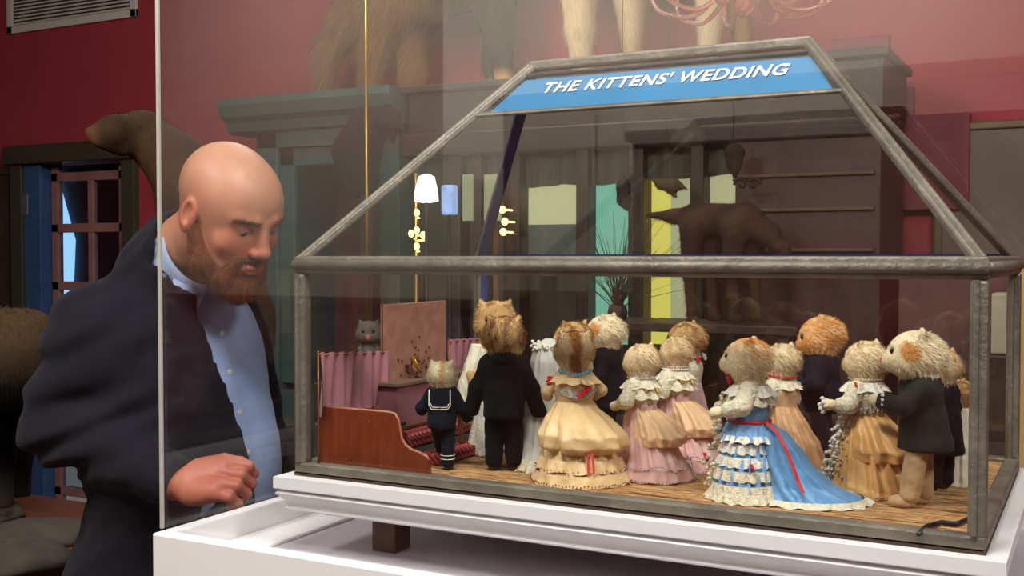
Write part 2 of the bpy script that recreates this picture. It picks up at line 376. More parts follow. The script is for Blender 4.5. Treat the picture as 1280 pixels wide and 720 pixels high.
# pale timber shelf unit seen at far right through the case end
PT = mat('yellow pine', (190, 152, 96), .55, var=.12, scale=6, stretch=(8, 8, 1))
su = empty('pine_shelf_unit', (.95, 2.0, 0)); tag(su, 'pale pine shelf unit seen at the right edge behind the case', 'shelf')
A = aty(1262, 340, 2.0); B = aty(1282, 340, 2.0)
xx = A[0]-.95
MB().box((xx, 0, 0), (xx+.06, .4, 1.47), .004).build('side_panel', PT, su)
MB().box((xx+.5, 0, 0), (xx+.56, .4, 1.47), .004).build('side_panel', PT, su)
for zz in (.4, .75, 1.12, 1.44): MB().box((xx+.06, 0, zz), (xx+.5, .4, zz+.025), .003).build('shelf', PT, su)
dk = empty('dark_bookcase', (.6, 2.45, 0)); tag(dk, 'low dull brown bookcase with flat side beside the pine shelf unit', 'bookcase')
A = aty(1225, 340, 2.45); xx = A[0]-.6; xw = aty(1122, 340, 2.45)[0]-.6
MB().box((xw, .02, 0), (xx+.3, .1, 1.475), .004).build('body', mat('brown case wood', (92, 58, 50), .5, var=.2), dk)
for zz in (.5, .8, 1.1, 1.28): MB().box((xx, -.02, zz), (xx+.3, .02, zz+.02), .003).build('shelf', mat('brown shelf', (120, 84, 64), .5), dk)
A = aty(1240, 366, 2.3); B = aty(1266, 443, 2.3)
tag(MB().box((A[0], 2.28, B[2]), (B[0], 2.40, A[2]), .006).build('archive_box', mat('cream box', (196, 190, 168), .6)), 'cream archive box in front of the dark bookcase', 'box')
o = empty('box_stand', (0, 0, 0)); tag(o, 'plain dark stand under the cream archive box', 'stand')
MB().box((A[0]-.01, 2.26, 0), (B[0]+.01, 2.41, float(B[2])-.001), .006).build('plinth', DB, o)

# ------------------------------------------------------------------ brass pole with bulbs + bright lamp
BR = mat('brass', (190, 150, 80), .3, .9)
pl = empty('brass_pole', (0, 0, 0)); tag(pl, 'slim brass floor to ceiling pole standing in front of teal cabinet', 'pole')
A = aty(458, 200, 2.15)
MB().tube([(A[0], 2.15, .02), (A[0], 2.15, ZC)], .006, 12).build('rod', BR, pl, True); MB().lathe([(.09, 0), (.09, .015), (.02, .03), (.01, .05)], (A[0], 2.15, 0)).build('base', BR, pl, True)
bp = empty('bulb_stand', (0, 0, 0)); tag(bp, 'upright lamp stand with a column of small warm bulbs', 'lamp')
A = aty(520, 240, 2.45); xb_ = A[0]; yb_ = 2.45
MB().tube([(xb_, yb_, .02), (xb_, yb_, 1.83)], .008, 10).lathe([(.1, 0), (.1, .02), (.02, .04), (.01, .05)], (xb_, yb_, 0)).build('pole', BR, bp, True)
WB = mat('warm bulb', (255, 225, 160), .3, emit=(255, 214, 130), es=3.5)
for px, py in ((521, 245), (521, 266), (521, 288), (514, 292), (521, 308), (529, 294)):
    q = aty(px, py, yb_-.03); MB().ball(q, .012, 2, sc=(1, 1, 1.3)).tube([q+np.array([0, .02, -.02]), (xb_, yb_, q[2]-.02)], .003, 6).build('bulb', WB, bp, True)
lp = empty('white_lamp', (0, 0, 0)); tag(lp, 'bright white glowing lamp beside the small warm bulbs', 'lamp')
q = aty(533, 238, 2.2)
MB().lathe([(.012, .06), (.03, .05), (.042, .0), (.045, -.04), (.02, -.045)], q).build('lamp_shade', mat('white glow', (255, 255, 250), .4, emit=(255, 253, 240), es=3), lp, True)
MB().tube([(q[0], q[1], .02), (q[0], q[1], q[2]-.04)], .007, 8).lathe([(.09, 0), (.09, .015), (.01, .03)], (q[0], q[1], 0)).build('pole', mat('dark iron', (40, 38, 36), .5, .6), lp, True)
q = aty(562, 250, 1.95); lb = empty('blue_lantern', (0, 0, 0)); tag(lb, 'small pale blue lantern right of the bright white lamp', 'lamp')
MB().box(q-np.array([.022, .022, .05]), q+np.array([.022, .022, .05]), .006).build('lamp_shade', mat('blue glow', (120, 150, 200), .3, emit=(150, 180, 235), es=.9, var=.5, scale=30), lb)
MB().tube([(q[0], q[1], .02), (q[0], q[1], q[2]-.05)], .006, 8).lathe([(.07, 0), (.07, .015), (.01, .03)], (q[0], q[1], 0)).build('pole', mat('dark iron'), lb, True)
for k, (px, py) in enumerate(((628, 247), (631, 262), (629, 275))):
    q = aty(px+0, py+15, 2.5)
    o = MB().ball(q, .014, 2, sc=(1, 1, 1.1)).tube([q, q+np.array([0, .09, 0])], .004, 6).build('wall_bulb', WB, None, True)
    tag(o, ('topmost', 'middle', 'lowest')[k]+' of three warm bulbs on the ochre curtain bay', 'bulb', 'warm bulbs on the ochre curtain bay')

# ------------------------------------------------------------------ glass chandelier
ch = empty('glass_chandelier', (0, 0, 0)); tag(ch, 'pink glass chandelier with curling arms hanging above the case', 'chandelier')
cx, cy, cz = atd(930, -20, 3.0)
PG = mat('pink glass', (235, 150, 135), .08, trans=.75, spec=.8, emit=(255, 150, 120), es=.03)
MB().tube([(cx, cy, cz+.05), (cx, cy, ZC)], .008, 8).build('rod', BR, ch, True)
MB().lathe([(.01, -.09), (.035, -.06), (.02, -.03), (.05, 0), (.02, .05), (.03, .1), (.008, .14)], (cx, cy, cz)).build('stem', PG, ch, True)
for k in range(10):
    a = k*2*math.pi/10+.2; m = MB(); pts = []
    for t in np.linspace(0, 1, 36):
        r = .03+.25*t; z = cz+.02-.10*math.sin(t*math.pi*1.0)-.0*t
        if t > .62:
            s_ = (t-.62)/.38; r = .03+.25*.62+.065*math.sin(s_*math.pi*1.5); z = cz+.02-.10*math.sin(.62*math.pi)+.07*(1-math.cos(s_*math.pi*1.5))*.8
        pts.append((cx+r*math.cos(a), cy+r*math.sin(a), z))
    m.tube(pts, list(np.linspace(.0085, .005, 36)), 8); m.build('arm', PG, ch, True)

# ================================================================== WHITE PLINTH, COVER, STAND
WP = mat('white paint', (236, 234, 232), .45, var=.02, scale=8, bump=.03, bscale=60)
GP = mat('grey tray paint', (196, 190, 194), .5, var=.03)
pz, tz = 1.10, 1.056
px0, px1, py0, py1 = -.150, 1.10, -.136, .69
pt = empty('white_plinth', (0, 0, 0)); tag(pt, 'large white plinth with raised rim under the display case', 'plinth')
wt = .022
MB().box((px0, py0, 0), (px1, py0+wt, pz), .003).build('front_panel', WP, pt)
MB().box((px0, py1-wt, 0), (px1, py1, pz), .003).build('back_panel', WP, pt)
MB().box((px0, py0+wt, 0), (px0+wt, py1-wt, pz), .003).build('side_panel', WP, pt)
MB().box((px1-wt, py0+wt, 0), (px1, py1-wt, pz), .003).build('side_panel', WP, pt)
MB().box((px0+wt, py0+wt, tz-.02), (px1-wt, py1-wt, tz)).build('tray_floor', GP, pt)
MB().box((px0+wt+.001, py0+wt+.001, tz), (px0+wt+.075, py1-wt, tz+.006), .002).build('inner_ledge', WP, pt)
# acrylic cover
AC = glass('acrylic', .062); AE = mat('frosted edge', (176, 172, 160), .35, var=.05)
ac = empty('acrylic_cover', (0, 0, pz)); tag(ac, 'clear acrylic cover standing on the rim of the white plinth', 'cover')
_q = atz(202, 661, pz); ax0, ax1, ay0, ay1, ah, th = float(_q[0]), px1-.012, float(_q[1]), py1-.006, .95, .005; print('AX', ax0, ay0)
MB().box((ax0, ay0, 0), (ax1, ay0+th, ah)).build('front_pane', AC, ac)
MB().box((ax0, ay1-th, 0), (ax1, ay1, ah)).build('back_pane', AC, ac)
MB().box((ax0, ay0+th, 0), (ax0+th, ay1-th, ah)).build('side_pane', AC, ac)
MB().box((ax1-th, ay0+th, 0), (ax1, ay1-th, ah)).build('side_pane', AC, ac)
MB().box((ax0, ay0, ah), (ax1, ay1, ah+th)).build('top_pane', AC, ac)
MB().box((ax0-.0025, ay0-.0015, 0), (ax0+.0025, ay0+.004, ah), .001).build('edge', AE, ac)
# moulded stand
st = empty('case_stand', (0, 0, tz)); tag(st, 'white moulded stand on short brown legs holding the glass case', 'stand')
zt = 1.174-tz
def ringprof(prof):
    """moulding swept round the case footprint: prof (offset, z)"""
    m = MB(); v = []; n = len(prof)
    for (x, y, sx, sy) in ((0, 0, -1, -1), (.95, 0, 1, -1), (.95, .55, 1, 1), (0, .55, -1, 1)):
        for o_, z in prof: v.append((x+sx*o_, y+sy*o_, z))
    f = [(i*n+k, ((i+1) % 4)*n+k, ((i+1) % 4)*n+k+1, i*n+k+1) for i in range(4) for k in range(n-1)]
    f += [tuple(i*n for i in range(4)), tuple(i*n+n-1 for i in (3, 2, 1, 0))]
    return m.add(v, f)
ringprof([(.022, zt), (.022, zt-.0165), (.021, zt-.018)]).build('top_board', WP, st)
pr_ = [(.012, zt-.018), (.014, zt-.021)]
for t in np.linspace(0, 1, 9): pr_.append((.017+.003*math.sin(t*math.pi), zt-.0215-.007*t))
for t in np.linspace(0, 1, 9): pr_.append((.016-.009*math.sin(t*math.pi/2), zt-.030-.014*t))
for t in np.linspace(0, 1, 7): pr_.append((.007+.003*math.sin(t*math.pi), zt-.045-.006*t))
ringprof(pr_).build('moulding', WP, st, True)
LEGM = mat('dark red brown wood', (78, 40, 34), .5, var=.15)
for x, y in ((.07, .07), (.84, .07), (.07, .44), (.84, .44)):
    lg = atz(0, 0, 1)
    MB().box((x+.02, y, 0), (x+.062, y+.042, zt-.05), .002).build('leg', LEGM, st)
MB().box((.13, .105, zt-.075), (.86, .12, zt-.05), .002).box((.13, .43, zt-.075), (.86, .445, zt-.05), .002).build('rail', LEGM, st)

# ================================================================== LEADED GLASS CASE
LEAD = mat('old lead', (118, 112, 98), .5, .35, var=.28, scale=22, bump=.5, bscale=120)
NAVY = mat('navy paint', (26, 40, 110), .5, var=.15, scale=20)
GL = glass('old glass', .018, (.985, .99, .975))
z0, z1, zr = 1.174, 1.5, 1.807
gc = empty('glass_case', (0, 0, z0)); tag(gc, 'leaded glass display case with hipped roof holding the kittens', 'display case')
H = z1-z0; HR = zr-z0; b_ = .0195
MB().box((0, 0, 0), (.95, .55, .006)).build('base_board', mat('base board', (60, 44, 34), .7), gc)
def rail(nm, a, b, w=b_, h=b_, up=(0, 0, 1), m=None):
    k = MB().bar(a, b, w, h, up, .003); return k.build(nm, m or LEAD, gc)
hh = b_/2
for y in (hh, .55-hh): rail('bottom_rail', (0, y, .0105), (.95, y, .0105), b_, .019)
for x in (hh, .95-hh): rail('bottom_rail', (x, b_, .0105), (x, .55-b_, .0105), b_, .019)
# corner posts, thin inner beads
for x, y in ((hh, hh), (.95-hh, hh), (hh, .55-hh), (.95-hh, .55-hh)):
    MB().box((x-hh, y-hh, .018), (x+hh, y+hh, H-.026), .004).tube([(x-.003, y-hh, .02), (x-.003, y-hh, H-.026)], .004, 8).build('corner_post', LEAD, gc)
MB().box((b_, .55-b_-.003, .018), (b_+.014, .55-b_-.0005, H-.02)).build('painted_strip', NAVY, gc, label='navy painted strip')
for y, s_ in ((hh, -1), (.55-hh, 1)):
    MB().box((0, y-hh, H-.026), (.95, y+hh, H), .004).tube([(0, y+s_*hh*.8, H-.013), (.95, y+s_*hh*.8, H-.013)], .0075, 10).build('top_rail', LEAD, gc, True)
for x, s_ in ((hh, -1), (.95-hh, 1)):
    MB().box((x-hh, b_, H-.026), (x+hh, .55-b_, H), .004).tube([(x+s_*hh*.8, .005, H-.013), (x+s_*hh*.8, .545, H-.013)], .0075, 10).build('top_rail', LEAD, gc, True)
rl = Vector((.26, .275, HR-.008)); rr = Vector((.69, .275, HR-.008))
for cnr, top, m in (((.01, .01), rl, LEAD), ((.94, .01), rr, LEAD), ((.94, .54), rr, LEAD), ((.01, .54), rl, LEAD)):
    a = Vector((*cnr, H-.006)); nn = Vector((-1 if cnr[0] < .5 else 1, -1 if cnr[1] < .3 else 1, 1)).normalized()
    MB().bar(a, top, .019, .011, nn, .003).tube([a+nn*.006, top+nn*.006], .004, 8).build('hip_bar', LEAD, gc)
d = (rl-Vector((.01, .54, H-.006)))
MB().bar(Vector((.022, .527, H-.004)), rl+Vector((0, -.01, -.016)), .017, .006, Vector((-1, 1, 1)), .001).box((.02, .55-b_-.004, H-.006), (.93, .55-b_-.001, H+.003)).build('painted_strip', NAVY, gc, label='navy painted strip')
MB().bar(rl-Vector((.006, 0, 0)), rr+Vector((.006, 0, 0)), .02, .016, bev=.004).build('ridge_bar', LEAD, gc)
# panes
def slab(pts, m, nm, th=.003, label=None):
    P = [Vector(q) for q in pts]; n = (P[1]-P[0]).cross(P[2]-P[0]).normalized()*th
    return MB().prism([q[:] for q in P], n[:]).build(nm, m, gc, label=label)
i = .012
slab([(i, i-.0015, .015), (.95-i, i-.0015, .015), (.95-i, i-.0015, H-.02), (i, i-.0015, H-.02)], GL, 'pane')
slab([(i, .55-i, .015), (.95-i, .55-i, .015), (.95-i, .55-i, H-.02), (i, .55-i, H-.02)], GL, 'pane')
slab([(i, i, .015), (i, .55-i, .015), (i, .55-i, H-.02), (i, i, H-.02)], GL, 'pane')
slab([(.95-i, i, .015), (.95-i, .55-i, .015), (.95-i, .55-i, H-.02), (.95-i, i, H-.02)], GL, 'pane')
zt_ = HR-.012
A, B, Cc, D = (.014, .014, H-.004), (.936, .014, H-.004), (.936, .536, H-.004), (.014, .536, H-.004); E_, F_ = (.262, .275, zt_), (.688, .275, zt_)
slab([A, B, F_, E_], GL, 'roof_pane'); slab([D, E_, F_, Cc], GL, 'roof_pane'); slab([A, E_, D], GL, 'roof_pane'); slab([B, Cc, F_], GL, 'roof_pane')
# sign board inside the front roof slope
def slope(s, t, off=0): # s,t in the slope plane; off outward
    n = np.array([0, -.307, .275]); n /= np.linalg.norm(n)
    return np.array([.26*t+s*(.95-.52*t), .275*t, H+.307*t])+n*off
def edge_in(t, d): return d/(.95-.52*t)
tb, tt = .735, .915
sb = []
for t, dl, drr in ((tb, .024, .02), (tt, .017, .014)):
    sb.append((slope(edge_in(t, dl), t, -.008), slope(1-edge_in(t, drr), t, -.008)))
nrm = np.array([0, -.307, .275]); nrm /= np.linalg.norm(nrm)
sgn = MB().prism([sb[0][0], sb[0][1], sb[1][1], sb[1][0]], -nrm*.003).build('sign_board', mat('sign blue', (64, 126, 170), .5, var=.08, scale=9), gc, label='blue sign board')
rail('sign_rail', slope(.012, tb-.02, -.003), slope(.988, tb-.02, -.003), .008, .006, up=nrm)
rail('sign_rail', slope(.03, tt+.012, -.004), slope(.97, tt+.012, -.004), .006, .008, up=nrm, m=mat('black strip', (24, 24, 26), .6))
def text_obj(body, size_w, h, name, m, parent, loc, xdir, ydir, ndir, ext=.0004, off=0, sh=.22):
    cu = bpy.data.curves.new('t', 'FONT'); cu.body = body; cu.size = 1; cu.extrude = .01; cu.shear = sh; cu.offset = off; cu.space_character = 1.08
    o = bpy.data.objects.new('t', cu); C.objects.link(o); bpy.context.view_layer.update()
    me = bpy.data.meshes.new_from_object(o.evaluated_get(bpy.context.evaluated_depsgraph_get())); bpy.data.objects.remove(o)
    v = np.array([q.co[:] for q in me.vertices]); lo, hi = v.min(0), v.max(0)
    q = (v-lo)/(hi-lo)
    w = np.array(loc)+np.outer(q[:, 0]*size_w, xdir)+np.outer(q[:, 1]*h, ydir)+np.outer((q[:, 2])*ext, ndir)
    for vv, ww in zip(me.vertices, w): vv.co = ww
    return link(name, me, m, parent, False)
yd_ = np.array([0, .275, .307]); yd_ /= np.linalg.norm(yd_)
def sp(px, py): # point of the sign plane seen at a pixel, relative to the case
    d = ray(px, py); o = CAM-np.array([0, 0, z0]); n = nrm; p0 = slope(.5, .8, -.0079); k = ((p0-o)@n)/(d@n); return o+d*k
pa = sp(678, 117); pb = sp(984, 97); hT = .0255
TW = mat('sign white', (240, 240, 232), .5); TK = mat('sign shadow', (30, 38, 60), .6)
Wd = pb[0]-pa[0]
base = slope(.5, .8, -.0079); 
tz_ = sp(678, 117)
text_obj("THE KITTENS' WEDDING", Wd, hT, 'lettering_outline', TK, sgn, tz_+np.array([.0012, 0, 0])-yd_*.0012, (1, 0, 0), yd_, nrm, .0003, .02)
text_obj("THE KITTENS' WEDDING", Wd, hT, 'lettering', TW, sgn, tz_+nrm*.0004, (1, 0, 0), yd_, nrm, .0004, .018)
# ================================================================== INSIDE THE CASE
ZF = 1.188
# ribbed carpet
cm = bpy.data.materials.new('ribbed carpet'); cm.use_nodes = True; nt = cm.node_tree; N = nt.nodes; L = nt.links; bs = N['Principled BSDF']; bs.inputs['Roughness'].default_value = .95
tc = N.new('ShaderNodeTexCoord'); mp = N.new('ShaderNodeMapping'); mp.inputs['Scale'].default_value = (8, 120, 1); L.new(tc.outputs['Object'], mp.inputs[0])
no = N.new('ShaderNodeTexNoise'); no.inputs['Scale'].default_value = 1.0; no.inputs['Detail'].default_value = 3; L.new(mp.outputs[0], no.inputs[0])
cr = N.new('ShaderNodeValToRGB'); cr.color_ramp.interpolation = 'CONSTANT'; e = cr.color_ramp.elements
pal = [(0, (84, 56, 36)), (.38, (186, 138, 84)), (.44, (134, 66, 44)), (.47, (198, 156, 100)), (.51, (96, 76, 44)), (.54, (206, 166, 112)), (.60, (140, 66, 46)), (.66, (120, 104, 62))]
e[0].position = 0; e[0].color = lin(pal[0][1])+(1,); e[1].position = pal[1][0]; e[1].color = lin(pal[1][1])+(1,)
for p_, c_ in pal[2:]: q = e.new(p_); q.color = lin(c_)+(1,)
L.new(no.outputs['Fac'], cr.inputs[0]); L.new(cr.outputs[0], bs.inputs['Base Color'])
bp_ = N.new('ShaderNodeBump'); bp_.inputs['Distance'].default_value = .003; bp_.inputs['Strength'].default_value = .7; L.new(no.outputs['Fac'], bp_.inputs['Height']); L.new(bp_.outputs[0], bs.inputs['Normal'])
tag(MB().box((.021, .021, 1.1805), (.929, .529, ZF), .001).build('carpet', cm), 'brown and rust striped ribbed carpet laid in the glass case', 'carpet')

# altar steps with patterned red runner
PAT = bpy.data.materials.new('red patterned runner'); PAT.use_nodes = True; nt = PAT.node_tree; N = nt.nodes; L = nt.links; bs = N['Principled BSDF']; bs.inputs['Roughness'].default_value = .9
tc = N.new('ShaderNodeTexCoord'); sp_ = N.new('ShaderNodeSeparateXYZ'); L.new(tc.outputs['Object'], sp_.inputs[0])
def mth(op, a, b=None):
    n = N.new('ShaderNodeMath'); n.operation = op
    for i, q in enumerate((a, b)):
        if q is None: continue
        if hasattr(q, 'links'): L.new(q, n.inputs[i])
        else: n.inputs[i].default_value = q
    return n.outputs[0]
wz = mth('ADD', sp_.outputs['Z'], sp_.outputs['X'])
zig = mth('PINGPONG', mth('MULTIPLY', sp_.outputs['Y'], 1), .006)
t1 = mth('LESS_THAN', mth('FRACT', mth('MULTIPLY', mth('ADD', wz, zig), 95)), .38)
t2 = mth('LESS_THAN', mth('FRACT', mth('MULTIPLY', wz, 47)), .3)
m1 = N.new('ShaderNodeMix'); m1.data_type = 'RGBA'; m1.inputs['A'].default_value = lin((186, 66, 62))+(1,); m1.inputs['B'].default_value = lin((60, 24, 28))+(1,); L.new(t1, m1.inputs['Factor'])
m2 = N.new('ShaderNodeMix'); m2.data_type = 'RGBA'; m2.inputs['B'].default_value = lin((215, 160, 145))+(1,); L.new(m1.outputs['Result'], m2.inputs['A']); L.new(mth('MULTIPLY', t2, t1), m2.inputs['Factor'])
L.new(m2.outputs['Result'], bs.inputs['Base Color'])
DKC = mat('dark grey tread', (58, 56, 50), .85, var=.2)
stp = empty('altar_step', (0, 0, ZF)); tag(stp, 'two altar steps edged in red patterned runner below the purple altar', 'step')
MB().box((.024, .10, 0), (.196, .46, .014), .002).build('lower_tread', DKC, stp)
MB().box((.155, .098, .0005), (.198, .462, .0165), .003).build('runner', PAT, stp, label='red patterned runner')
MB().box((.024, .135, .014), (.118, .46, .034), .002).build('upper_tread', DKC, stp)
MB().box((.085, .132, .0145), (.120, .462, .0365), .003).build('runner', PAT, stp, label='red patterned runner')
# altar
PUR = mat('purple satin', (140, 80, 94), .42, var=.18, scale=30, bump=.4, sheen=.3)
OAK = mat('church oak', (112, 66, 38), .45, var=.2, scale=12, stretch=(1, 8, 8))
al = empty('purple_altar', (0, 0, ZF)); tag(al, 'small altar draped in purple cloth against the left end of case', 'altar')
zs = ZF+.034
MB().box((.03, .16, .036), (.078, .44, .105), .002).build('altar_front', PUR, al, label='purple cloth front')
MB().box((.026, .155, .105), (.082, .445, .111), .001).build('table_top', mat('grey brown slab', (120, 98, 84), .4), al)
MB().box((.078, .158, .035), (.081, .442, .041), .001).build('base_rail', OAK, al)
# screen behind
SCR = mat('rose brown tapestry', (178, 126, 108), .9, var=.2, scale=45, bump=.3)
s0, s1 = atx(485, 381, .045), atx(563, 377, .045)
sc_ = empty('tapestry_screen', (.03, s0[1], ZF)); tag(sc_, 'tall rose brown tapestry screen with studded edge behind the sailor kitten', 'screen')
hs = s0[2]-ZF; ws = s1[1]-s0[1]
MB().box((0, 0, .001), (.006, ws, hs), .001).build('panel', SCR, sc_)
m = MB()
for k in range(34): m.ball((.0075, ws-.002, .03+k*(hs-.035)/33), .0013, 1)
MB().tube([(.005, -.002, 0), (.005, -.002, hs+.01)], .0014, 6).build('edge_post', OAK, sc_)
m.build('studded_edge', mat('dull gold', (130, 92, 58), .5, .3), sc_)
m = MB()
for k in range(90):
    a = rng.normal(size=2)*(.028, .03); m.ball((.0072, ws*.52+a[0], hs*.52+a[1]*.8), .0022, 1)
m.build('embroidery', mat('brown thread', (104, 64, 42), .8), sc_, label='brown embroidered motif')
# curtains
CUR = mat('dusky purple satin', (176, 118, 130), .34, var=.22, scale=14, sheen=.2)
ROD = mat('thin brass wire', (140, 96, 60), .4, .6)
def curtain(p, q, zb, label, seed):
    p = np.array(p); q = np.array(q); o_ = empty('altar_curtain', (p[0], p[1], ZF)); tag(o_, label, 'curtain', 'purple curtains around the altar')
    d = q-p; Lh = float(np.hypot(d[0], d[1])); n = 70; m = 16; u = d[:2]/Lh; nn = np.array([u[1], -u[0]])
    v = []; r = np.random.default_rng(seed); ph = r.uniform(0, 6, 4)
    for side in (0, .0012):
        for j in range(m):
            t = j/(m-1)
            for i in range(n):
                s_ = i/(n-1); w = .0045*math.sin(s_*Lh*260+ph[0]+t*1.5)+.005*(t)*math.sin(s_*Lh*95+ph[1]+t*2)
                z = (p[2]+(q[2]-p[2])*s_-ZF)*(1-t)+(zb-ZF)*t; z -= .003*abs(math.sin(s_*Lh*130))*(1-t)
                xy = u*(s_*Lh)+nn*(w+side)
                v.append((xy[0], xy[1], z+.002*math.sin(s_*Lh*260)*(1 if j == 0 else 0)))
    f = [(b0+j*n+i, b0+j*n+i+1, b0+(j+1)*n+i+1, b0+(j+1)*n+i) for b0 in (0, n*m) for j in range(m-1) for i in range(n-1)]
    MB().add(v, f).build('cloth', CUR, o_, True, fix=False)
    MB().tube([(0, 0, p[2]-ZF-.004), (d[0], d[1], q[2]-ZF-.004)], .0016, 8).tube([(-.001, -.001, 0), (-.001, -.001, p[2]-ZF+.002)], .0014, 6).build('rod', ROD, o_, True)
    return o_
c1a, c1b = atx(399, 440, .04), atx(486, 438, .04)
curtain(c1a, c1b, 1.262, 'pleated purple satin curtain above the red wooden stall panel', 3)
c2a, c2b = atx(562, 424, .04), atx(606, 422, .04)
curtain(c2a, c2b, 1.30, 'pleated purple satin curtain between screen and kitten in white surplice', 5)
# wooden stall end panel
RW = mat('polished red mahogany', (122, 54, 30), .25, var=.18, scale=10, stretch=(10, 1, 2), coat=.4)
sp0 = empty('choir_stall', (.026, .022, ZF)); tag(sp0, 'polished red wooden stall panel with scrolled end at front left corner', 'stall')
def S(px, py): q = aty(px, py, .022); return (q[0]-.026, 0, q[2]-ZF)
out = [S(392, 508), S(440, 512), S(486, 516)]
crv = [(492, 518), (496, 525), (498, 536), (500, 548), (505, 557), (513, 563), (524, 567), (531, 571), (535, 576)]
out += [S(*c) for c in crv]; xr = S(536, 590)[0]; out += [(xr, 0, 0), (0, 0, 0)]; out[0] = (0.0, 0, out[0][2])
MB().prism(out, (0, .008, 0)).build('end_panel', RW, sp0)
MB().tube([(q[0], .004, q[2]) for q in out[:-2]], .0022, 8).build('top_bead', mat('worn edge', (170, 110, 80), .3), sp0, True)
zb_ = out[0][2]
MB().box((.002, .012, zb_-.035), (.09, .105, zb_-.03), .001).build('bench', mat('dark bench', (60, 44, 40), .5), sp0)
for x_ in (.002, .084): MB().box((x_, .012, 0), (x_+.006, .1, zb_-.035), .001).build('bench_side', RW, sp0)
for a in ((462, 527), (433, 574), (477, 582), (396, 530)): MB().ball((S(*a)[0], -.0005, S(*a)[2]), .0011, 1).build('pin', mat('pin head', (200, 160, 120), .3, .5), sp0)
# altar rail
q = atz(583, 562, ZF+.0165)
ar = empty('altar_rail', (.17, .2, ZF+.017)); tag(ar, 'thin brown altar rail on a single post between sailor and black suit kittens', 'rail')
MB().box((-.004, -.004, 0), (.003, .003, .052), .001).build('post', OAK, ar)
MB().box((-.006, -.07, .052), (.005, .07, .056), .001).build('top_rail', mat('pale rail', (150, 128, 104), .4), ar)
# gold plate on the altar
zz = ZF+.111
pm = empty('gold_plate', (.062, .235, zz)); tag(pm, 'round gold plate propped on a small brown stand on the altar', 'plate')
M_ = Matrix.Translation((.0, 0, .022))@Matrix.Rotation(R_(35), 4, 'Z')@Matrix.Rotation(R_(62), 4, 'Y')
pv = MB().lathe([(.001, 0), (.010, .001), (.0155, .004), (.016, .005), (.0155, .0035), (.010, -.001), (.001, -.002)], n=32)
pv.v = [pv.v[0]@np.array(M_.to_3x3()).T+np.array(M_.translation)]
pv.build('dish', mat('bright gold', (236, 190, 60), .25, .7), pm, True)
MB().box((-.012, -.006, 0), (-.002, .012, .004), .001).tube([(-.01, 0, .003), (-.006, 0, .03)], .0015, 6).build('stand', OAK, pm)
# black cable on the carpet
A = atz(1150, 664, ZF+.004); pts = [atz(x, y, ZF+.004) for x, y in ((1148, 668), (1158, 658), (1176, 653), (1195, 655), (1212, 648))]
tag(MB().tube([tuple(q) for q in pts], .0028, 8).build('cable', mat('black rubber', (22, 22, 24), .4), None, True), 'short black cable lying on the carpet at the front right corner', 'cable')

# ------------------------------------------------------------------ fur colour schemes (q = head-local, unit size)
def mixc(a, b, t): t = np.clip(t, 0, 1)[:, None]; return a*(1-t)+b*t
def scheme(kind):
    W_, T_, G_, B_ = L3(238, 220, 184), L3(206, 168, 116), L3(220, 156, 88), L3(146, 102, 62)
    def f(q):
        n = noise3(q, 130, 3)*.5
        if kind == 'tabby': c = mixc(T_, B_, .5+1.2*np.sin(q[:, 0]*330+n*3)*(q[:, 1] < .012)); c = mixc(c, T_, n+.2)
        elif kind == 'blaze': c = mixc(L3(205, 178, 138), L3(150, 98, 50), (.0095-np.abs(q[:, 0]+.002)+n*.006)*220); 
        elif kind == 'cream': c = mixc(W_, T_, .22+n*.5)
        elif kind == 'white': c = mixc(L3(232, 220, 186), L3(200, 150, 90), (.008-np.abs(q[:, 0]-.004)+n*.004)*150*(q[:, 1] < 0)*.7)
        elif kind == 'ginger': c = mixc(G_, W_, .15+n*.6)
        elif kind == 'ginger_white': c = mixc(W_, G_, (q[:, 2]*40+(-q[:, 1])*16+n*1.1-.1))
        elif kind == 'ginger_cheek': c = mixc(W_, G_*.9, (.011-np.sqrt((q[:, 1]-.006)**2+(q[:, 2]-.004)**2)+n*.004)*260)
        elif kind == 'dim': c = mixc(L3(104, 104, 92), L3(80, 80, 70), .5+n)
        else: c = mixc(T_, W_, .4+n)
        nose = np.sqrt(q[:, 0]**2+(q[:, 1]-.031)**2+(q[:, 2]+.005)**2) < .0045
        c = np.where(nose[:, None], L3(200, 110, 105), c)
        return c
    return f
EYE = mat('glass eye', (20, 16, 12), .08)
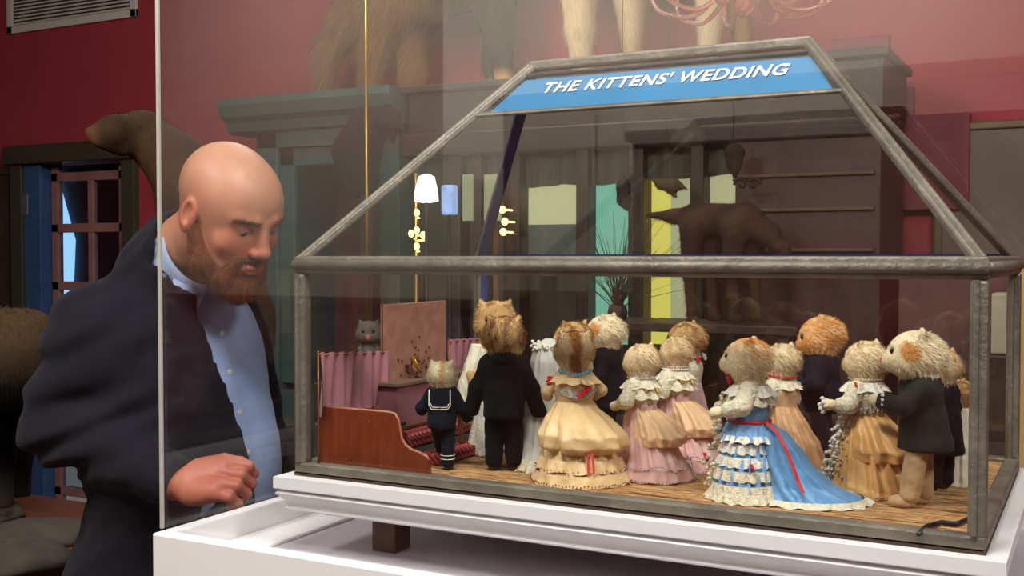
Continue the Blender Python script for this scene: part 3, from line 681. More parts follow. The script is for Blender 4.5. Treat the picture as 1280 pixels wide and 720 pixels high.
def KIT(label, hx, hy, y, a, fur, yaw=0, pitch=5, arms=None, legs=True, group='taxidermy kittens in wedding clothes', stance=.0125, hs=1.0, lean=0, step=None, zfoot=0, nb=2600):
    """kitten whose head top shows at (hx, hy) at case depth y, facing a degrees from straight away (negative = picture left)"""
    p = aty(hx, hy, y); Hh = p[2]-ZF; s = Hh/.208
    d = FF*math.cos(R_(a))+UU*math.sin(R_(a)); rz = math.atan2(-d[0], d[1])
    hc = Vector((0, lean, .180)); Mh = Matrix.Translation(hc)@Matrix.Rotation(R_(yaw), 4, 'Z')@Matrix.Rotation(R_(-pitch), 4, 'X')@Matrix.Scale(hs, 4)
    arms = arms or [((-.034, .004, .118), (-.028, .03, .108)), ((.034, .004, .118), (.028, .03, .108))]
    hp = [ell((0, -.001, 0), (.0245, .0265, .0225)), (ell((0, .018, -.007), (.012, .013, .009)), .008),
          (ell((-.013, .008, -.007), (.012, .012, .011)), .008), (ell((.013, .008, -.007), (.012, .012, .011)), .008),
          (ell((0, .027, -.0045), (.004, .004, .003)), .003)]
    for sx in (-1, 1): hp.append((cap((sx*.0125, -.004, .012), (sx*.0182, -.006, .0222), .0068, .0022), .005)); hp.append((ell((sx*.0175, .002, .0195), (.0026, .003, .004)), .002, '-')); hp.append((ell((sx*.0105, .0225, .0035), (.004, .004, .0035)), .002, '-'))
    head = xf(union(hp, .006), Mh)
    bp = [head, (cap((0, lean*.7, .165), (0, 0, .14), .017, .0175), .012), (cap((0, 0, .138), (0, -.002, .09), .0175, .0165), .012)]
    for i, (e_, w_) in enumerate(arms):
        sx = -1 if i == 0 else 1; bp += [(cap((sx*.019, 0, .141), e_, .009, .0075), .008), (cap(e_, w_, .0075, .006), .006), (ell(w_, (.0075, .0085, .007)), .005)]
    feet = []
    for sx in (-1, 1):
        f0 = (sx*stance, (step[0] if sx < 0 else step[1]) if step else 0, .009+((step[2] if sx < 0 else step[3]) if step else 0)); feet.append(f0)
        bp += [(cap((sx*.010, 0, .088), f0, .0085, .007), .006), (ell((f0[0], f0[1]+.007, f0[2]-.002), (.0085, .014, .007)), .005)]
    body = union(bp, .01)
    V, Fc = nets(body, (-.055, -.05, 0), (.055, .06, .225), .0019)
    cf = scheme(fur); Mi = np.array(Mh.inverted())
    def colr(P): return cf(P@Mi[:3, :3].T+Mi[:3, 3])
    mb = MB(); mb.add(V, Fc.tolist(), colr(V))
    hz = V[Fc[:, 0], 2]; top = Fc[hz > .15]
    P = sample(V, top, nb); Nn = normals(body, P)
    hp_ = P@Mi[:3, :3].T+Mi[:3, 3]
    R3 = np.array(Mh.to_3x3()); fl = np.tile(np.array([0, -1, -.45])@R3.T, (len(P), 1)); fl[P[:, 2] < .165] = (0, -.1, -1)
    Ln = np.interp(hp_[:, 1], [-.01, .018], [.0072, .0028]); Ln = Ln*np.interp(hp_[:, 2], [.008, .024], [1, .5])
    blades(mb, P, Nn, fl, Ln, .00045, colr(P), .62, .45)
    mb.v = [q*s for q in mb.v]
    o = mb.build('taxidermy_kitten', FUR, None, True, fix=False); o.location = (p[0], p[1], ZF+zfoot); o.rotation_euler = (0, 0, rz)
    tag(o, label, 'kitten', group)
    for sx in (-1, 1):
        q = Mh@Vector((sx*.0105, .0205, .0035)); MB().ball(tuple(q*s), .0036*s, 2).build('eye', EYE, o, True, label='dark glass eye')
    return dict(o=o, s=s, arms=arms, body=body, feet=feet, Mh=Mh, head=head)
def sdfpart(k, nm, fn, lo, hi, m, h=.002, col=None, label=None):
    V, Fc = nets(fn, lo, hi, h); return MB().add(V*k['s'], Fc.tolist(), col).build(nm, m, k['o'], True, label, fix=False)
def cloth(nm, c, **kw): return mat(nm, c, kw.pop('rough', .8), var=kw.pop('var', .12), scale=kw.pop('scale', 60), bump=kw.pop('bump', .25), bscale=300, sheen=kw.pop('sheen', .15), spec=kw.pop('spec', .3), **kw)
def suit(k, jm, tm, tail=.085, flare=0, shoe=None, wr=.8):
    arms = k['arms']
    jp = [cap((-.012, 0, .139), (.012, 0, .139), .0165, .0165), (cap((0, 0, .138), (0, -.002, .10), .0255, .0245), .012), (cap((0, -.003, .10), (0, -.006, tail), .026, .026+flare), .01), (cap((0, 0, .15), (0, 0, .145), .0185, .02), .008)]
    for i, (e_, w_) in enumerate(arms):
        sx = -1 if i == 0 else 1; e_ = np.array(e_); w_ = np.array(w_); c_ = e_+(w_-e_)*wr
        jp += [(cap((sx*.021, 0, .141), e_, .0125, .0105), .008), (cap(e_, c_, .0105, .0105), .006)]
    fn = union(jp, .01)
    f2 = lambda p: np.maximum(fn(p)+.0009*noise3(p, 160, 5), tail-.006-p[:, 2])
    sdfpart(k, 'jacket', f2, (-.065, -.06, tail-.012), (.065, .06, .175), jm)
    tp = []
    for i, f0 in enumerate(k['feet']):
        sx = -1 if i == 0 else 1; tp += [(cap((sx*.0115, -.001, .095), (f0[0], f0[1], f0[2]+.006), .0145, .012), .002)]
    sdfpart(k, 'trousers', lambda p: np.maximum(union(tp, .003)(p)+.0008*noise3(p, 170, 9), (min(f[2] for f in k['feet'])-.004)-p[:, 2]), (-.05, -.05, 0), (.05, .06, .115), tm)
    if shoe:
        for f0 in k['feet']: sdfpart(k, 'shoe', ell((f0[0], f0[1]+.008, f0[2]-.002), (.010, .0165, .0085)), (f0[0]-.02, f0[1]-.02, 0), (f0[0]+.02, f0[1]+.04, .03), shoe)
def crom(A, n):
    A = np.array(A, float); t = np.linspace(0, len(A)-1.0001, n); i = t.astype(int); f = (t-i)[:, None]; ff = f*f*(3-2*f)*.5+f*.5; return A[i]*(1-ff)+A[i+1]*ff
def folded(k, nm, rings, m, n=110, rows=30, seed=0, label=None, arc=None):
    """rings (z, cx, cy, rx, ry, folds, amp)"""
    s = k['s']; Rg = crom(rings, rows); th = np.linspace(0, 2*np.pi, n, endpoint=False); r = np.random.default_rng(seed); ph = r.uniform(0, 6.28, 4)
    v = []
    for j, (z, cx, cy, rx, ry, nf, am) in enumerate(Rg):
        w = 1+am*(np.sin(round(rings[-1][5])*th+ph[0]+1.2*np.sin(th*3+ph[1]))*.7+.4*np.sin(round(rings[-1][5]*1.7)*th+ph[2]+j*.06))
        v.append(np.stack([cx+rx*w*np.cos(th), cy+ry*w*np.sin(th), np.full(n, z)+am*.012*np.sin(7*th+ph[3])*(j/rows)], 1))
        v[-1][:, :2] *= (1+.022*np.sin(5*th+j*.55+ph[1])*np.sin(j*.42+ph[2]+3*th))[:, None]
    V = np.vstack(v)*s; V[:, 2] = np.maximum(V[:, 2], .0005)
    f = [(j*n+i, j*n+(i+1) % n, (j+1)*n+(i+1) % n, (j+1)*n+i) for j in range(rows-1) for i in range(n)]
    f += [tuple(range(n-1, -1, -1)), tuple((rows-1)*n+i for i in range(n))]
    return MB().add(V, f).build(nm, m, k['o'], True, label)
def ruffle(k, nm, z, cx, cy, rx, ry, h, out_, nw, amp, m, a0=0, a1=360, label=None, dz=0):
    s = k['s']; full = abs(a1-a0) >= 360; n = max(24, int(nw*8)); th = np.radians(np.linspace(a0, a1, n, endpoint=not full)); v = []; rows = 4
    for side in (0, .0009):
        for j in range(rows):
            t = j/(rows-1); w = amp*.7*np.sin(th*nw+1.6*np.sin(th*5+z*900))*t+amp*.6*np.sin(th*round(nw*.62)+z*500)*t+out_*t+side
            v.append(np.stack([cx+(rx+w)*np.cos(th), cy+(ry+w)*np.sin(th), z-h*t+.45*amp*np.cos(th*round(nw*.62)+.7)*t+dz*np.cos(th)+0*th], 1))
    V = np.vstack(v)*s; V[:, 2] = np.maximum(V[:, 2], .0006); f = []
    for b0 in (0, rows*n):
        for j in range(rows-1):
            for i in range(n if full else n-1): f.append((b0+j*n+i, b0+j*n+(i+1) % n, b0+(j+1)*n+(i+1) % n, b0+(j+1)*n+i))
    return MB().add(V, f).build(nm, m, k['o'], True, label, fix=False)
def beads(k, nm, pts, r, m, label=None):
    mb = MB()
    for q in pts: mb.ball(np.array(q)*k['s'], r*k['s'], 1)
    return mb.build(nm, m, k['o'], True, label)
def ringpts(z, cx, cy, rx, ry, n, wob=0, nw=8, a0=0, a1=360):
    th = np.radians(np.linspace(a0, a1, n, endpoint=False)); return [(cx+rx*math.cos(t), cy+ry*math.sin(t), z+wob*math.sin(t*nw)) for t in th]
def rose(k, c, r, m, nm='rose', label=None, n=9):
    s = k['s']; mb = MB(); c = np.array(c)
    for i in range(n):
        a = i*2.4; d = r*.62*math.sqrt(i/n); o_ = np.array([math.cos(a)*d, math.sin(a)*d*.6, math.sin(a)*d]); mb.ball((c+o_)*s, r*.45*s, 1, sc=(1, .7, .6))
    return mb.build(nm, m, k['o'], True, label)
def strip(k, nm, pts, w, m, label=None, th=.0007, up=(0, 1, 0)):
    s = k['s']; mb = MB()
    P = [Vector(q)*s for q in pts]
    for a, b in zip(P[:-1], P[1:]): mb.bar(a, b+(b-a)*.04, w*s, th*s, up)
    return mb.build(nm, m, k['o'], False, label)
LACE = mat('lace', (226, 216, 190), .9, var=.22, scale=220, bump=.6, bscale=400)
LACEW = mat('white lace', (236, 232, 220), .9, var=.18, scale=220, bump=.6, bscale=400)
REDM = mat('red silk', (196, 28, 40), .6, var=.15, scale=100)
SILV = mat('silver tinsel', (190, 190, 185), .3, .7, var=.4, scale=300, bump=.8, bscale=600)
BLUB = mat('blue beads', (76, 168, 208), .35, var=.1)
YEL = mat('yellow silk', (226, 196, 96), .6, var=.12)
BLK = cloth('black velvet', (9, 11, 15), sheen=.03, spec=.15); BLK2 = cloth('black cloth', (11, 12, 16), sheen=.03, spec=.15); DGR = cloth('charcoal cloth', (36, 37, 33), sheen=.05, spec=.2); TANC = cloth('tan felt', (188, 156, 116)); PURP = cloth('dark aubergine cloth', (26, 20, 32), sheen=.03, spec=.15); NVY = cloth('midnight navy wool', (12, 17, 30), sheen=.03, spec=.15)
SHOE = mat('black shoe', (16, 16, 18), .35)
def satin(nm, c): return mat(nm, c, .42, var=.10, scale=45, bump=.55, bscale=70, sheen=.2)
def bodice(k, m, z0=.108, z1=.148, r=.0255): 
    fn = union([cap((-.009, 0, z1-.014), (.009, 0, z1-.014), .018, .018), (cap((0, 0, z1-.016), (0, 0, z0), r, r*.86), .01)], .01)
    return sdfpart(k, 'bodice', lambda p: np.maximum(np.maximum(fn(p), p[:, 2]-z1), z0-.004-p[:, 2]), (-.05, -.045, z0-.01), (.05, .045, z1+.01), m)
def sleeves(k, m, t=.6):
    for i, (e_, w_) in enumerate(k['arms']):
        sx = -1 if i == 0 else 1; sdfpart(k, 'sleeve', lambda p: union([cap((sx*.021, 0, .139), e_, .0135, .0115), (cap(e_, np.array(e_)+(np.array(w_)-np.array(e_))*t, .0115, .0105), .004)])(p)+.0009*noise3(p, 300, 3), (-.06, -.04, .08), (.06, .06, .165), m)

# ---- 1 sailor
k = KIT('small pale kitten in navy sailor suit with white piped collar by altar', 553, 449, .085, 8, 'white', step=(.055, -.012, .012, 0), arms=[((-.04, .0, .115), (-.048, .03, .105)), ((.038, .0, .115), (.05, .01, .092))], hs=1.12)
suit(k, NVY, NVY, .085, .001, SHOE)
sc1 = sdfpart(k, 'sailor_collar', rbox((0, -.0225, .134), (.0215, .0025, .022), .002), (-.03, -.03, .105), (.03, -.015, .16), NVY)
s = k['s']; MB().tube([np.array(q)*s for q in ((-.02, -.026, .153), (-.0205, -.027, .124), (-.015, -.0275, .116), (.015, -.0275, .116), (.0205, -.027, .124), (.02, -.026, .153))], .0011*s, 6).tube([np.array(q)*s for q in ((-.0185, -.0255, .128), (-.0135, -.0265, .12), (.0135, -.0265, .12), (.0185, -.0255, .128))], .0007*s, 6).build('piping', LACEW, k['o'], True)
f0 = k['feet'][1]
for zz in (.022, .029): MB().tube([np.array(q)*s for q in ringpts(zz, f0[0], f0[1], .0133, .0133, 20)], .0008*s, 5, close=True).build('trouser_stripe', LACEW, k['o'], True, label='white stripe on right leg')
# ---- 2 black suit
k = KIT('fluffy tan tabby kitten in black velvet suit standing with its back to us', 630, 393, .115, 2, 'tabby', hs=1.12, arms=[((-.036, -.002, .11), (-.044, .008, .078)), ((.036, -.002, .11), (.046, .0, .078))], nb=4200, stance=.0135)
suit(k, BLK, BLK, .078, .001, SHOE, wr=1.0)
sdfpart(k, 'hood', ell((0, -.014, .15), (.019, .014, .013)), (-.03, -.04, .13), (.03, .01, .17), BLK2)
# ---- 3 priest
def robe(k, m, zt=.142, flare=1.0, nf=12, am=.05): return folded(k, 'robe', [(.0, 0, 0, .042*flare, .040*flare, nf, am), (.05, 0, 0, .034*flare, .033*flare, nf, am*.8), (.10, 0, 0, .0265, .026, nf, am*.5), (zt, 0, 0, .023, .021, nf, am*.2)], m)
k = KIT('tan tabby kitten in white surplice behind the kitten in the black suit', 619, 374, .235, 176, 'tabby', hs=1.12, arms=[((-.036, .004, .112), (-.03, .03, .1)), ((.036, .004, .112), (.03, .03, .1))])
robe(k, LACEW, flare=.9); 
for sx in (-1, 1): folded(k, 'wide_sleeve', [(.072, sx*.043, .006, .013, .02, 6, .06), (.1, sx*.037, .003, .012, .016, 6, .04), (.148, sx*.021, 0, .011, .013, 6, .02)], satin('ivory satin', (236, 228, 206)))
# ---- 4 bride
VEIL = bpy.data.materials.new('veil net'); VEIL.use_nodes = True; nt = VEIL.node_tree; b = nt.nodes['Principled BSDF']; b.inputs['Base Color'].default_value = (.8, .82, .78, 1); b.inputs['Roughness'].default_value = .9; b.inputs['Alpha'].default_value = .62
k = KIT('bride kitten under long white net veil with a white flower wreath', 686, 424, .185, 0, 'cream', hs=1.0)
folded(k, 'gown', [(0, 0, -.01, .056, .064, 16, .07), (.04, 0, -.004, .045, .048, 16, .06), (.09, 0, 0, .029, .028, 16, .04), (.145, 0, 0, .024, .022, 16, .02)], satin('white satin', (232, 230, 222)))
folded(k, 'veil', [(0, 0, -.014, .062, .072, 14, .06), (.06, 0, -.01, .048, .055, 14, .06), (.13, 0, -.006, .034, .036, 14, .06), (.175, 0, -.004, .03, .033, 14, .04), (.2, 0, -.002, .022, .024, 14, .03), (.209, 0, 0, .006, .006, 14, .01)], VEIL)
pts = ringpts(.2, 0, -.002, .025, .026, 30, .002, 9)+ringpts(.194, 0, -.002, .028, .029, 30, .002, 7)
beads(k, 'flower_wreath', [(x+rng.normal()*.0015, y+rng.normal()*.0015, z+rng.normal()*.002) for x, y, z in pts], .0032, LACEW)
ruffle(k, 'lace_train', .02, 0, -.012, .058, .068, .019, .006, 26, .004, LACE)
# ---- 7 tan gown behind the cream lady
CRS = satin('champagne satin', (206, 182, 142))
k7 = k = KIT('tan kitten in champagne gown behind the kitten in cream gown', 716, 399, .235, -35, 'tabby', hs=1.1)
bodice(k, CRS); sleeves(k, CRS, .5); folded(k, 'skirt', [(0, 0, -.004, .05, .05, 14, .06), (.06, 0, 0, .036, .036, 14, .05), (.112, 0, 0, .023, .023, 14, .03)], CRS)
rose(k, (.024, .008, .143), .009, LACEW, 'rosette', 'white rosette'); rose(k, (.03, .0, .13), .007, LACEW, 'rosette', 'white rosette')
# ---- 6 groomsman
k = KIT('ginger cheeked white kitten in black coat facing left at the back', 757, 390, .30, -75, 'ginger_cheek', yaw=-15, hs=1.08)
suit(k, BLK2, BLK2, .075, .002, SHOE)
# ---- 5 cream lady
CRM = satin('cream satin', (224, 190, 138))
k = KIT('kitten in cream bustled gown with blue bead necklace and red sash bow', 718, 411, .112, -6, 'blaze', hs=1.08, pitch=8, arms=[((-.038, .0, .122), (-.034, .026, .112)), ((.038, .0, .122), (.034, .026, .112))], nb=3600)
bodice(k, CRM, .104, .142, .0275)
folded(k, 'underskirt', [(0, .009, -.014, .066, .062, 18, .05), (.012, .008, -.013, .062, .058, 18, .05), (.045, .006, -.01, .05, .047, 18, .06), (.07, .003, -.006, .04, .037, 18, .04)], CRM, n=150)
folded(k, 'bustle', [(.040, .008, -.012, .034, .034, 8, .05), (.041, .009, -.014, .048, .046, 8, .10), (.050, .010, -.016, .060, .056, 8, .10), (.066, .009, -.016, .060, .056, 8, .08), (.083, .005, -.011, .048, .044, 8, .06), (.098, .001, -.004, .033, .031, 8, .05), (.108, 0, 0, .0265, .0245, 8, .04)], CRM, n=150)
ruffle(k, 'hem_frill', .016, .008, -.014, .0625, .059, .0155, .006, 18, .0022, CRM); ruffle(k, 'hem_frill', .034, .007, -.013, .054, .051, .015, .006, 14, .003, CRM)
beads(k, 'hem_beading', ringpts(.004, .008, -.014, .071, .068, 90, .001, 22), .0013, mat('copper beads', (150, 90, 70), .35, .4)); beads(k, 'hem_beading', ringpts(.021, .007, -.013, .0635, .06, 60, .0015, 20), .0011, mat('copper beads'))
ruffle(k, 'neck_frill', .146, 0, 0, .022, .020, .012, .012, 14, .003, CRM)
beads(k, 'necklace', ringpts(.156, 0, .0, .0175, .0185, 34, .001, 1)+ringpts(.150, 0, -.003, .0225, .022, 38, .002, 1)+[(-.018+i*.0026, -.0255, .1545-.0007*i*(14-i)*.25) for i in range(14)], .0015, BLUB)
strip(k, 'sash', [(-.026, -.012, .128), (-.014, -.026, .122), (.002, -.0295, .118), (.018, -.025, .121), (.027, -.01, .128)], .010, SILV)
for i, c in enumerate(((.003, -.031, .1195), (.009, -.030, .1235), (.015, -.027, .1275))): rose(k, c, .0062, REDM, 'silk_bow', 'red silk bow')
rose(k, (-.034, -.004, .137), .0085, REDM, 'rose', 'red silk rose'); rose(k, (-.03, .0, .146), .005, LACEW, 'rosette')
for x in (-.002, .005): strip(k, 'ribbon', [(x+.008, -.066, .047), (x+.009, -.071, .036), (x+.009, -.076, .020)], .003, REDM, 'red ribbon tail')
# ---- 8 pink lady front
PNK = satin('pale pink satin', (222, 176, 172)); PCH = satin('peach satin', (232, 190, 146))
def pink(label, hx, hy, y, a, fur, hs=1.08, yaw=0, choker=True):
    k = KIT(label, hx, hy, y, a, fur, hs=hs, yaw=yaw, group='bridesmaid kittens in pink gowns')
    bodice(k, LACE, .106, .148); sleeves(k, LACE, .3)
    folded(k, 'underskirt', [(0, 0, -.022, .056, .062, 16, .05), (.012, 0, -.02, .053, .058, 16, .05), (.05, 0, -.012, .04, .044, 16, .06), (.09, 0, -.002, .026, .028, 16, .05), (.112, 0, 0, .0225, .0225, 16, .03)], PNK, n=140)
    folded(k, 'bustle', [(.05, .002, -.03, .030, .030, 9, .05), (.053, .002, -.033, .038, .036, 9, .1), (.066, .002, -.034, .040, .039, 9, .08), (.086, .001, -.024, .032, .031, 9, .06), (.104, 0, -.008, .021, .02, 9, .04)], PCH)
    ruffle(k, 'hem_frill', .02, 0, -.022, .053, .058, .018, .006, 16, .003, PNK)
    beads(k, 'hem_beading', ringpts(.004, 0, -.022, .0615, .0675, 80, .001, 16), .0016, SILV)
    beads(k, 'silver_trim', [(x+rng.normal()*.0006, y+rng.normal()*.0006, z+rng.normal()*.0016) for x, y, z in ringpts(.023, 0, -.021, .0565, .0620, 130, .004, 7)], .0013, SILV)
    beads(k, 'choker', ringpts(.157, 0, 0, .019, .0195, 30)+ringpts(.153, 0, 0, .0205, .021, 32), .0019, mat('blue choker', (100, 158, 182), .5))
    ruffle(k, 'neck_frill', .15, 0, 0, .0215, .02, .012, .01, 13, .003, LACE)
    for c in ((-.018, -.022, .137), (-.027, -.008, .139), (.0, -.03, .135)): rose(k, c, .0055, YEL, 'yellow_flower', 'yellow silk flower')
    ruffle(k, 'bertha_lace', .136, 0, 0, .026, .024, .014, .008, 15, .003, LACE)
    return k
k10 = KIT('tan kitten with blue collar and red rose behind the pink bridesmaids', 858, 400, .36, -60, 'tabby', hs=1.12, yaw=0)
bodice(k10, LACE); sleeves(k10, LACE, .4); folded(k10, 'skirt', [(0, 0, -.004, .052, .05, 14, .06), (.06, 0, 0, .036, .036, 14, .05), (.112, 0, 0, .023, .023, 14, .03)], satin('dusty mauve satin', (186, 152, 150)))
beads(k10, 'choker', ringpts(.156, 0, 0, .0195, .02, 30)+ringpts(.152, 0, 0, .0205, .021, 30), .002, mat('blue choker')); rose(k10, (-.012, -.024, .15), .007, REDM, 'rose', 'red silk rose'); rose(k10, (.014, -.024, .152), .008, LACEW, 'rosette'); rose(k10, (.018, -.02, .142), .005, REDM, 'rose', 'red silk rose')
pink('tan bridesmaid kitten in pink gown directly behind the paler pink bridesmaid', 845, 417, .27, -50, 'cream2', 1.0)
pink('pale cream bridesmaid kitten in pink gown with peach bustle and silver hem', 802, 427, .175, -48, 'cream', 1.08)
# ---- 12 lady with red collar
k = KIT('cream kitten with red neck ribbon behind the kitten in blue gown', 977, 426, .235, -40, 'cream', hs=1.05)
bodice(k, PCH); sleeves(k, LACE, .3); folded(k, 'skirt', [(0, 0, -.02, .052, .056, 14, .06), (.06, 0, -.014, .04, .044, 14, .06), (.112, 0, 0, .023, .023, 14, .03)], satin('apricot satin', (206, 156, 108)))
MB().tube([np.array(q)*k['s'] for q in ringpts(.157, 0, 0, .0205, .021, 30, .002, 1)], .0022*k['s'], 6, close=True).build('neck_ribbon', REDM, k['o'], True, label='red neck ribbon')
rose(k, (-.012, -.023, .175), .005, REDM, 'hair_rose', 'red hair rose'); rose(k, (.02, -.016, .143), .007, LACEW, 'rosette'); rose(k, (.022, -.012, .133), .006, REDM, 'rose', 'red silk rose')
ruffle(k, 'neck_frill', .15, 0, 0, .0215, .02, .012, .01, 13, .003, LACE)
# ---- 13 purple suit
k = KIT('fluffy ginger kitten in dark aubergine suit with white bow tie', 1026, 393, .33, -70, 'ginger', hs=1.12, pitch=14, yaw=8, nb=4200)
suit(k, PURP, cloth('dark maroon cloth', (48, 24, 30)), .085, .001, SHOE); rose(k, (0, .024, .153), .006, LACEW, 'bow_tie', 'white bow tie')
# ---- 11 blue lady
BL = satin('sky blue satin', (104, 160, 212)); BL2 = mat('blue cotton', (122, 170, 222), .75, var=.12, scale=50, bump=.3, bscale=200)
k = KIT('ginger and white kitten in tiered blue gown with long satin train', 938, 421, .105, -72, 'ginger_white', hs=1.16, pitch=2, lean=.004, arms=[((-.036, .006, .122), (-.03, .04, .112)), ((.036, .008, .122), (.03, .042, .112))], nb=4200)
bodice(k, BL2, .098, .146, .027); sleeves(k, LACE, .5)
folded(k, 'tiered_skirt', [(0, 0, .004, .050, .044, 20, .05), (.03, 0, .004, .044, .039, 20, .05), (.07, 0, .002, .035, .032, 20, .05), (.10, 0, 0, .0265, .026, 20, .04)], BL2, n=150)
for z_, r_ in ((.022, .047), (.040, .042), (.057, .038), (.074, .0345)): ruffle(k, 'lace_tier', z_, 0, .004, r_, r_*.9, .0125, .0035, 24, .0024, LACEW if z_ > .05 else LACE)
ruffle(k, 'blue_tier', .098, 0, .002, .027, .0265, .02, .009, 20, .003, BL2); ruffle(k, 'lace_tier', .084, 0, .002, .034, .033, .008, .005, 24, .003, LACEW)
ruffle(k, 'hem_lace', .013, 0, .004, .050, .045, .012, .006, 26, .003, LACE)
folded(k, 'train', [(0, .010, -.070, .056, .072, 10, .04), (.006, .010, -.066, .05, .066, 10, .07), (.02, .008, -.052, .040, .048, 10, .10), (.045, .006, -.038, .034, .036, 10, .10), (.07, .004, -.030, .030, .028, 10, .08), (.087, .002, -.024, .0245, .02, 10, .06), (.097, 0, -.014, .016, .014, 10, .03)], BL, n=150, rows=34)
ruffle(k, 'train_lace', .007, .010, -.07, .056, .072, .0065, .010, 26, .004, LACE, 150, 400)
ruffle(k, 'neck_frill', .147, 0, 0, .0225, .0215, .013, .011, 14, .003, LACEW); ruffle(k, 'bertha_lace', .138, 0, 0, .028, .026, .016, .006, 15, .003, LACE)
MB().tube([np.array(q)*k['s'] for q in ringpts(.1, 0, 0, .0265, .026, 30)], .0024*k['s'], 6, close=True).build('waist_ribbon', REDM, k['o'], True, label='dark red waist ribbon')
strip(k, 'sash_ribbon', [(-.020, -.022, .101), (-.026, -.036, .091), (-.033, -.046, .075), (-.037, -.055, .055), (-.041, -.064, .032), (-.046, -.070, .020)], .0042, REDM, 'dark red sash ribbon', up=(-1, -.3, .5))
rose(k, (-.043, -.008, .047), .0062, REDM, 'rose', 'red silk rose'); rose(k, (-.004, .026, .150), .009, REDM, 'rose', 'red silk rose'); rose(k, (-.010, .026, .156), .008, REDM, 'rose', 'red silk rose'); rose(k, (.0, .056, .05), .0075, REDM, 'rose', 'red silk rose')
# flower garland down the front
gp = [(.0+.006*math.sin(i*1.7), .034+.0006*i+.006*math.sin(i*2.9), .13-i*.0042) for i in range(28)]
beads(k, 'garland', [(x+rng.normal()*.004, y+rng.normal()*.004, z+rng.normal()*.003) for x, y, z in gp for _ in range(3)], .0032, LACE, 'cream flower garland')
beads(k, 'earring', [tuple(k['Mh']@Vector((-.022, .008, -.010)))], .0025, mat('pearl', (236, 228, 210), .25))
# ---- 14 gold lady
GD = satin('gold satin', (218, 164, 98))
k = KIT('cream kitten in gold satin gown with silver tinsel belt and red rose', 1082, 424, .225, -42, 'cream', hs=1.12, pitch=4, arms=[((-.038, .002, .12), (-.04, .032, .118)), ((.036, .01, .124), (.036, .04, .132))], nb=3600)
bodice(k, LACE, .104, .148, .0265); sleeves(k, LACE, .35)
folded(k, 'underskirt', [(0, 0, -.016, .062, .062, 16, .05), (.012, 0, -.015, .058, .058, 16, .05), (.05, 0, -.008, .044, .045, 16, .07), (.09, 0, 0, .029, .029, 16, .05), (.108, 0, 0, .023, .023, 16, .03)], GD, n=150)
folded(k, 'bustle', [(.042, .004, -.022, .034, .032, 8, .05), (.046, .004, -.024, .046, .042, 8, .10), (.06, .004, -.024, .048, .044, 8, .09), (.084, .002, -.014, .036, .034, 8, .07), (.108, 0, -.002, .0225, .0225, 8, .04)], GD, n=140)
beads(k, 'silver_trim', [(x+rng.normal()*.001, y+rng.normal()*.001, z) for x, y, z in ringpts(.005, 0, -.016, .067, .067, 100)], .0019, SILV)
beads(k, 'tinsel_belt', [(x+rng.normal()*.0016, y+rng.normal()*.0016, z+rng.normal()*.0035) for x, y, z in ringpts(.115, 0, 0, .0300, .0285, 130)], .0019, SILV)
gp = [(-.74*(.028+.034*t)+.003*math.sin(i*2.2), .67*(.028+.034*t)-.010*t, .105*(1-t)+.006) for i, t in enumerate(np.linspace(0, 1, 36))]
beads(k, 'lace_edging', [(x+rng.normal()*.005, y+rng.normal()*.005, max(.003, z+rng.normal()*.003)) for x, y, z in gp for _ in range(4)], .003, LACEW, 'white lace edging')
beads(k, 'tinsel_edging', [(x-.002+rng.normal()*.005, y-.014+rng.normal()*.004, max(.003, z+rng.normal()*.003)) for x, y, z in gp for _ in range(3)], .0018, SILV, 'silver tinsel edging')
ruffle(k, 'neck_frill', .15, 0, 0, .022, .021, .012, .011, 13, .003, LACEW); beads(k, 'necklace', ringpts(.154, 0, 0, .0215, .022, 34), .0016, mat('pearl'))
rose(k, (-.027, -.006, .139), .0095, REDM, 'rose', 'red silk rose'); rose(k, (-.03, -.004, .148), .005, REDM, 'rose', 'red silk rose')
rose(k, (-.046, .034, .122), .0105, LACEW, 'bouquet', 'white flower bouquet'); rose(k, (-.040, .042, .112), .0105, LACEW, 'bouquet', 'white flower bouquet')
# ---- 17 mostly hidden behind the post
k = KIT('tan kitten in ivory gown mostly hidden behind the right corner post', 1200, 470, .33, -60, 'tabby', hs=.95)
folded(k, 'gown', [(0, 0, 0, .05, .05, 14, .06), (.06, 0, 0, .036, .036, 14, .05), (.148, 0, 0, .023, .023, 14, .03)], satin('ivory satin', (236, 228, 206)))
# ---- 16
k = KIT('tan kitten in black coat standing behind the kitten in charcoal tailcoat', 1176, 434, .27, -30, 'cream2', hs=1.1)
suit(k, BLK2, BLK2, .06, .004, SHOE)
# ---- 15
k = KIT('big cream kitten in charcoal tailcoat and tan trousers at the right', 1152, 414, .155, -72, 'ginger_cheek', hs=1.28, pitch=0, lean=.006, arms=[((-.034, .02, .122), (-.026, .05, .128)), ((.034, .014, .118), (.03, .046, .116))], nb=4200, step=(.012, -.004, 0, 0))
suit(k, DGR, TANC, .074, .006, TANC, wr=.75)
s = k['s']
MB().tube([np.array(q)*s for q in ringpts(.1565, 0, .002, .0205, .0205, 30, .001, 1)], .0032*s, 8, close=True).build('shirt_collar', LACEW, k['o'], True, label='white shirt collar')
rose(k, (-.020, .016, .138), .0055, LACEW, 'buttonhole', 'white buttonhole flower')
e_, w_ = map(np.array, k['arms'][0]); beads(k, 'cuff', [tuple(e_+(w_-e_)*.78+np.array([.009*math.cos(t), 0, .009*math.sin(t)])) for t in np.linspace(0, 6.28, 12)], .003, LACEW, 'white cuff')
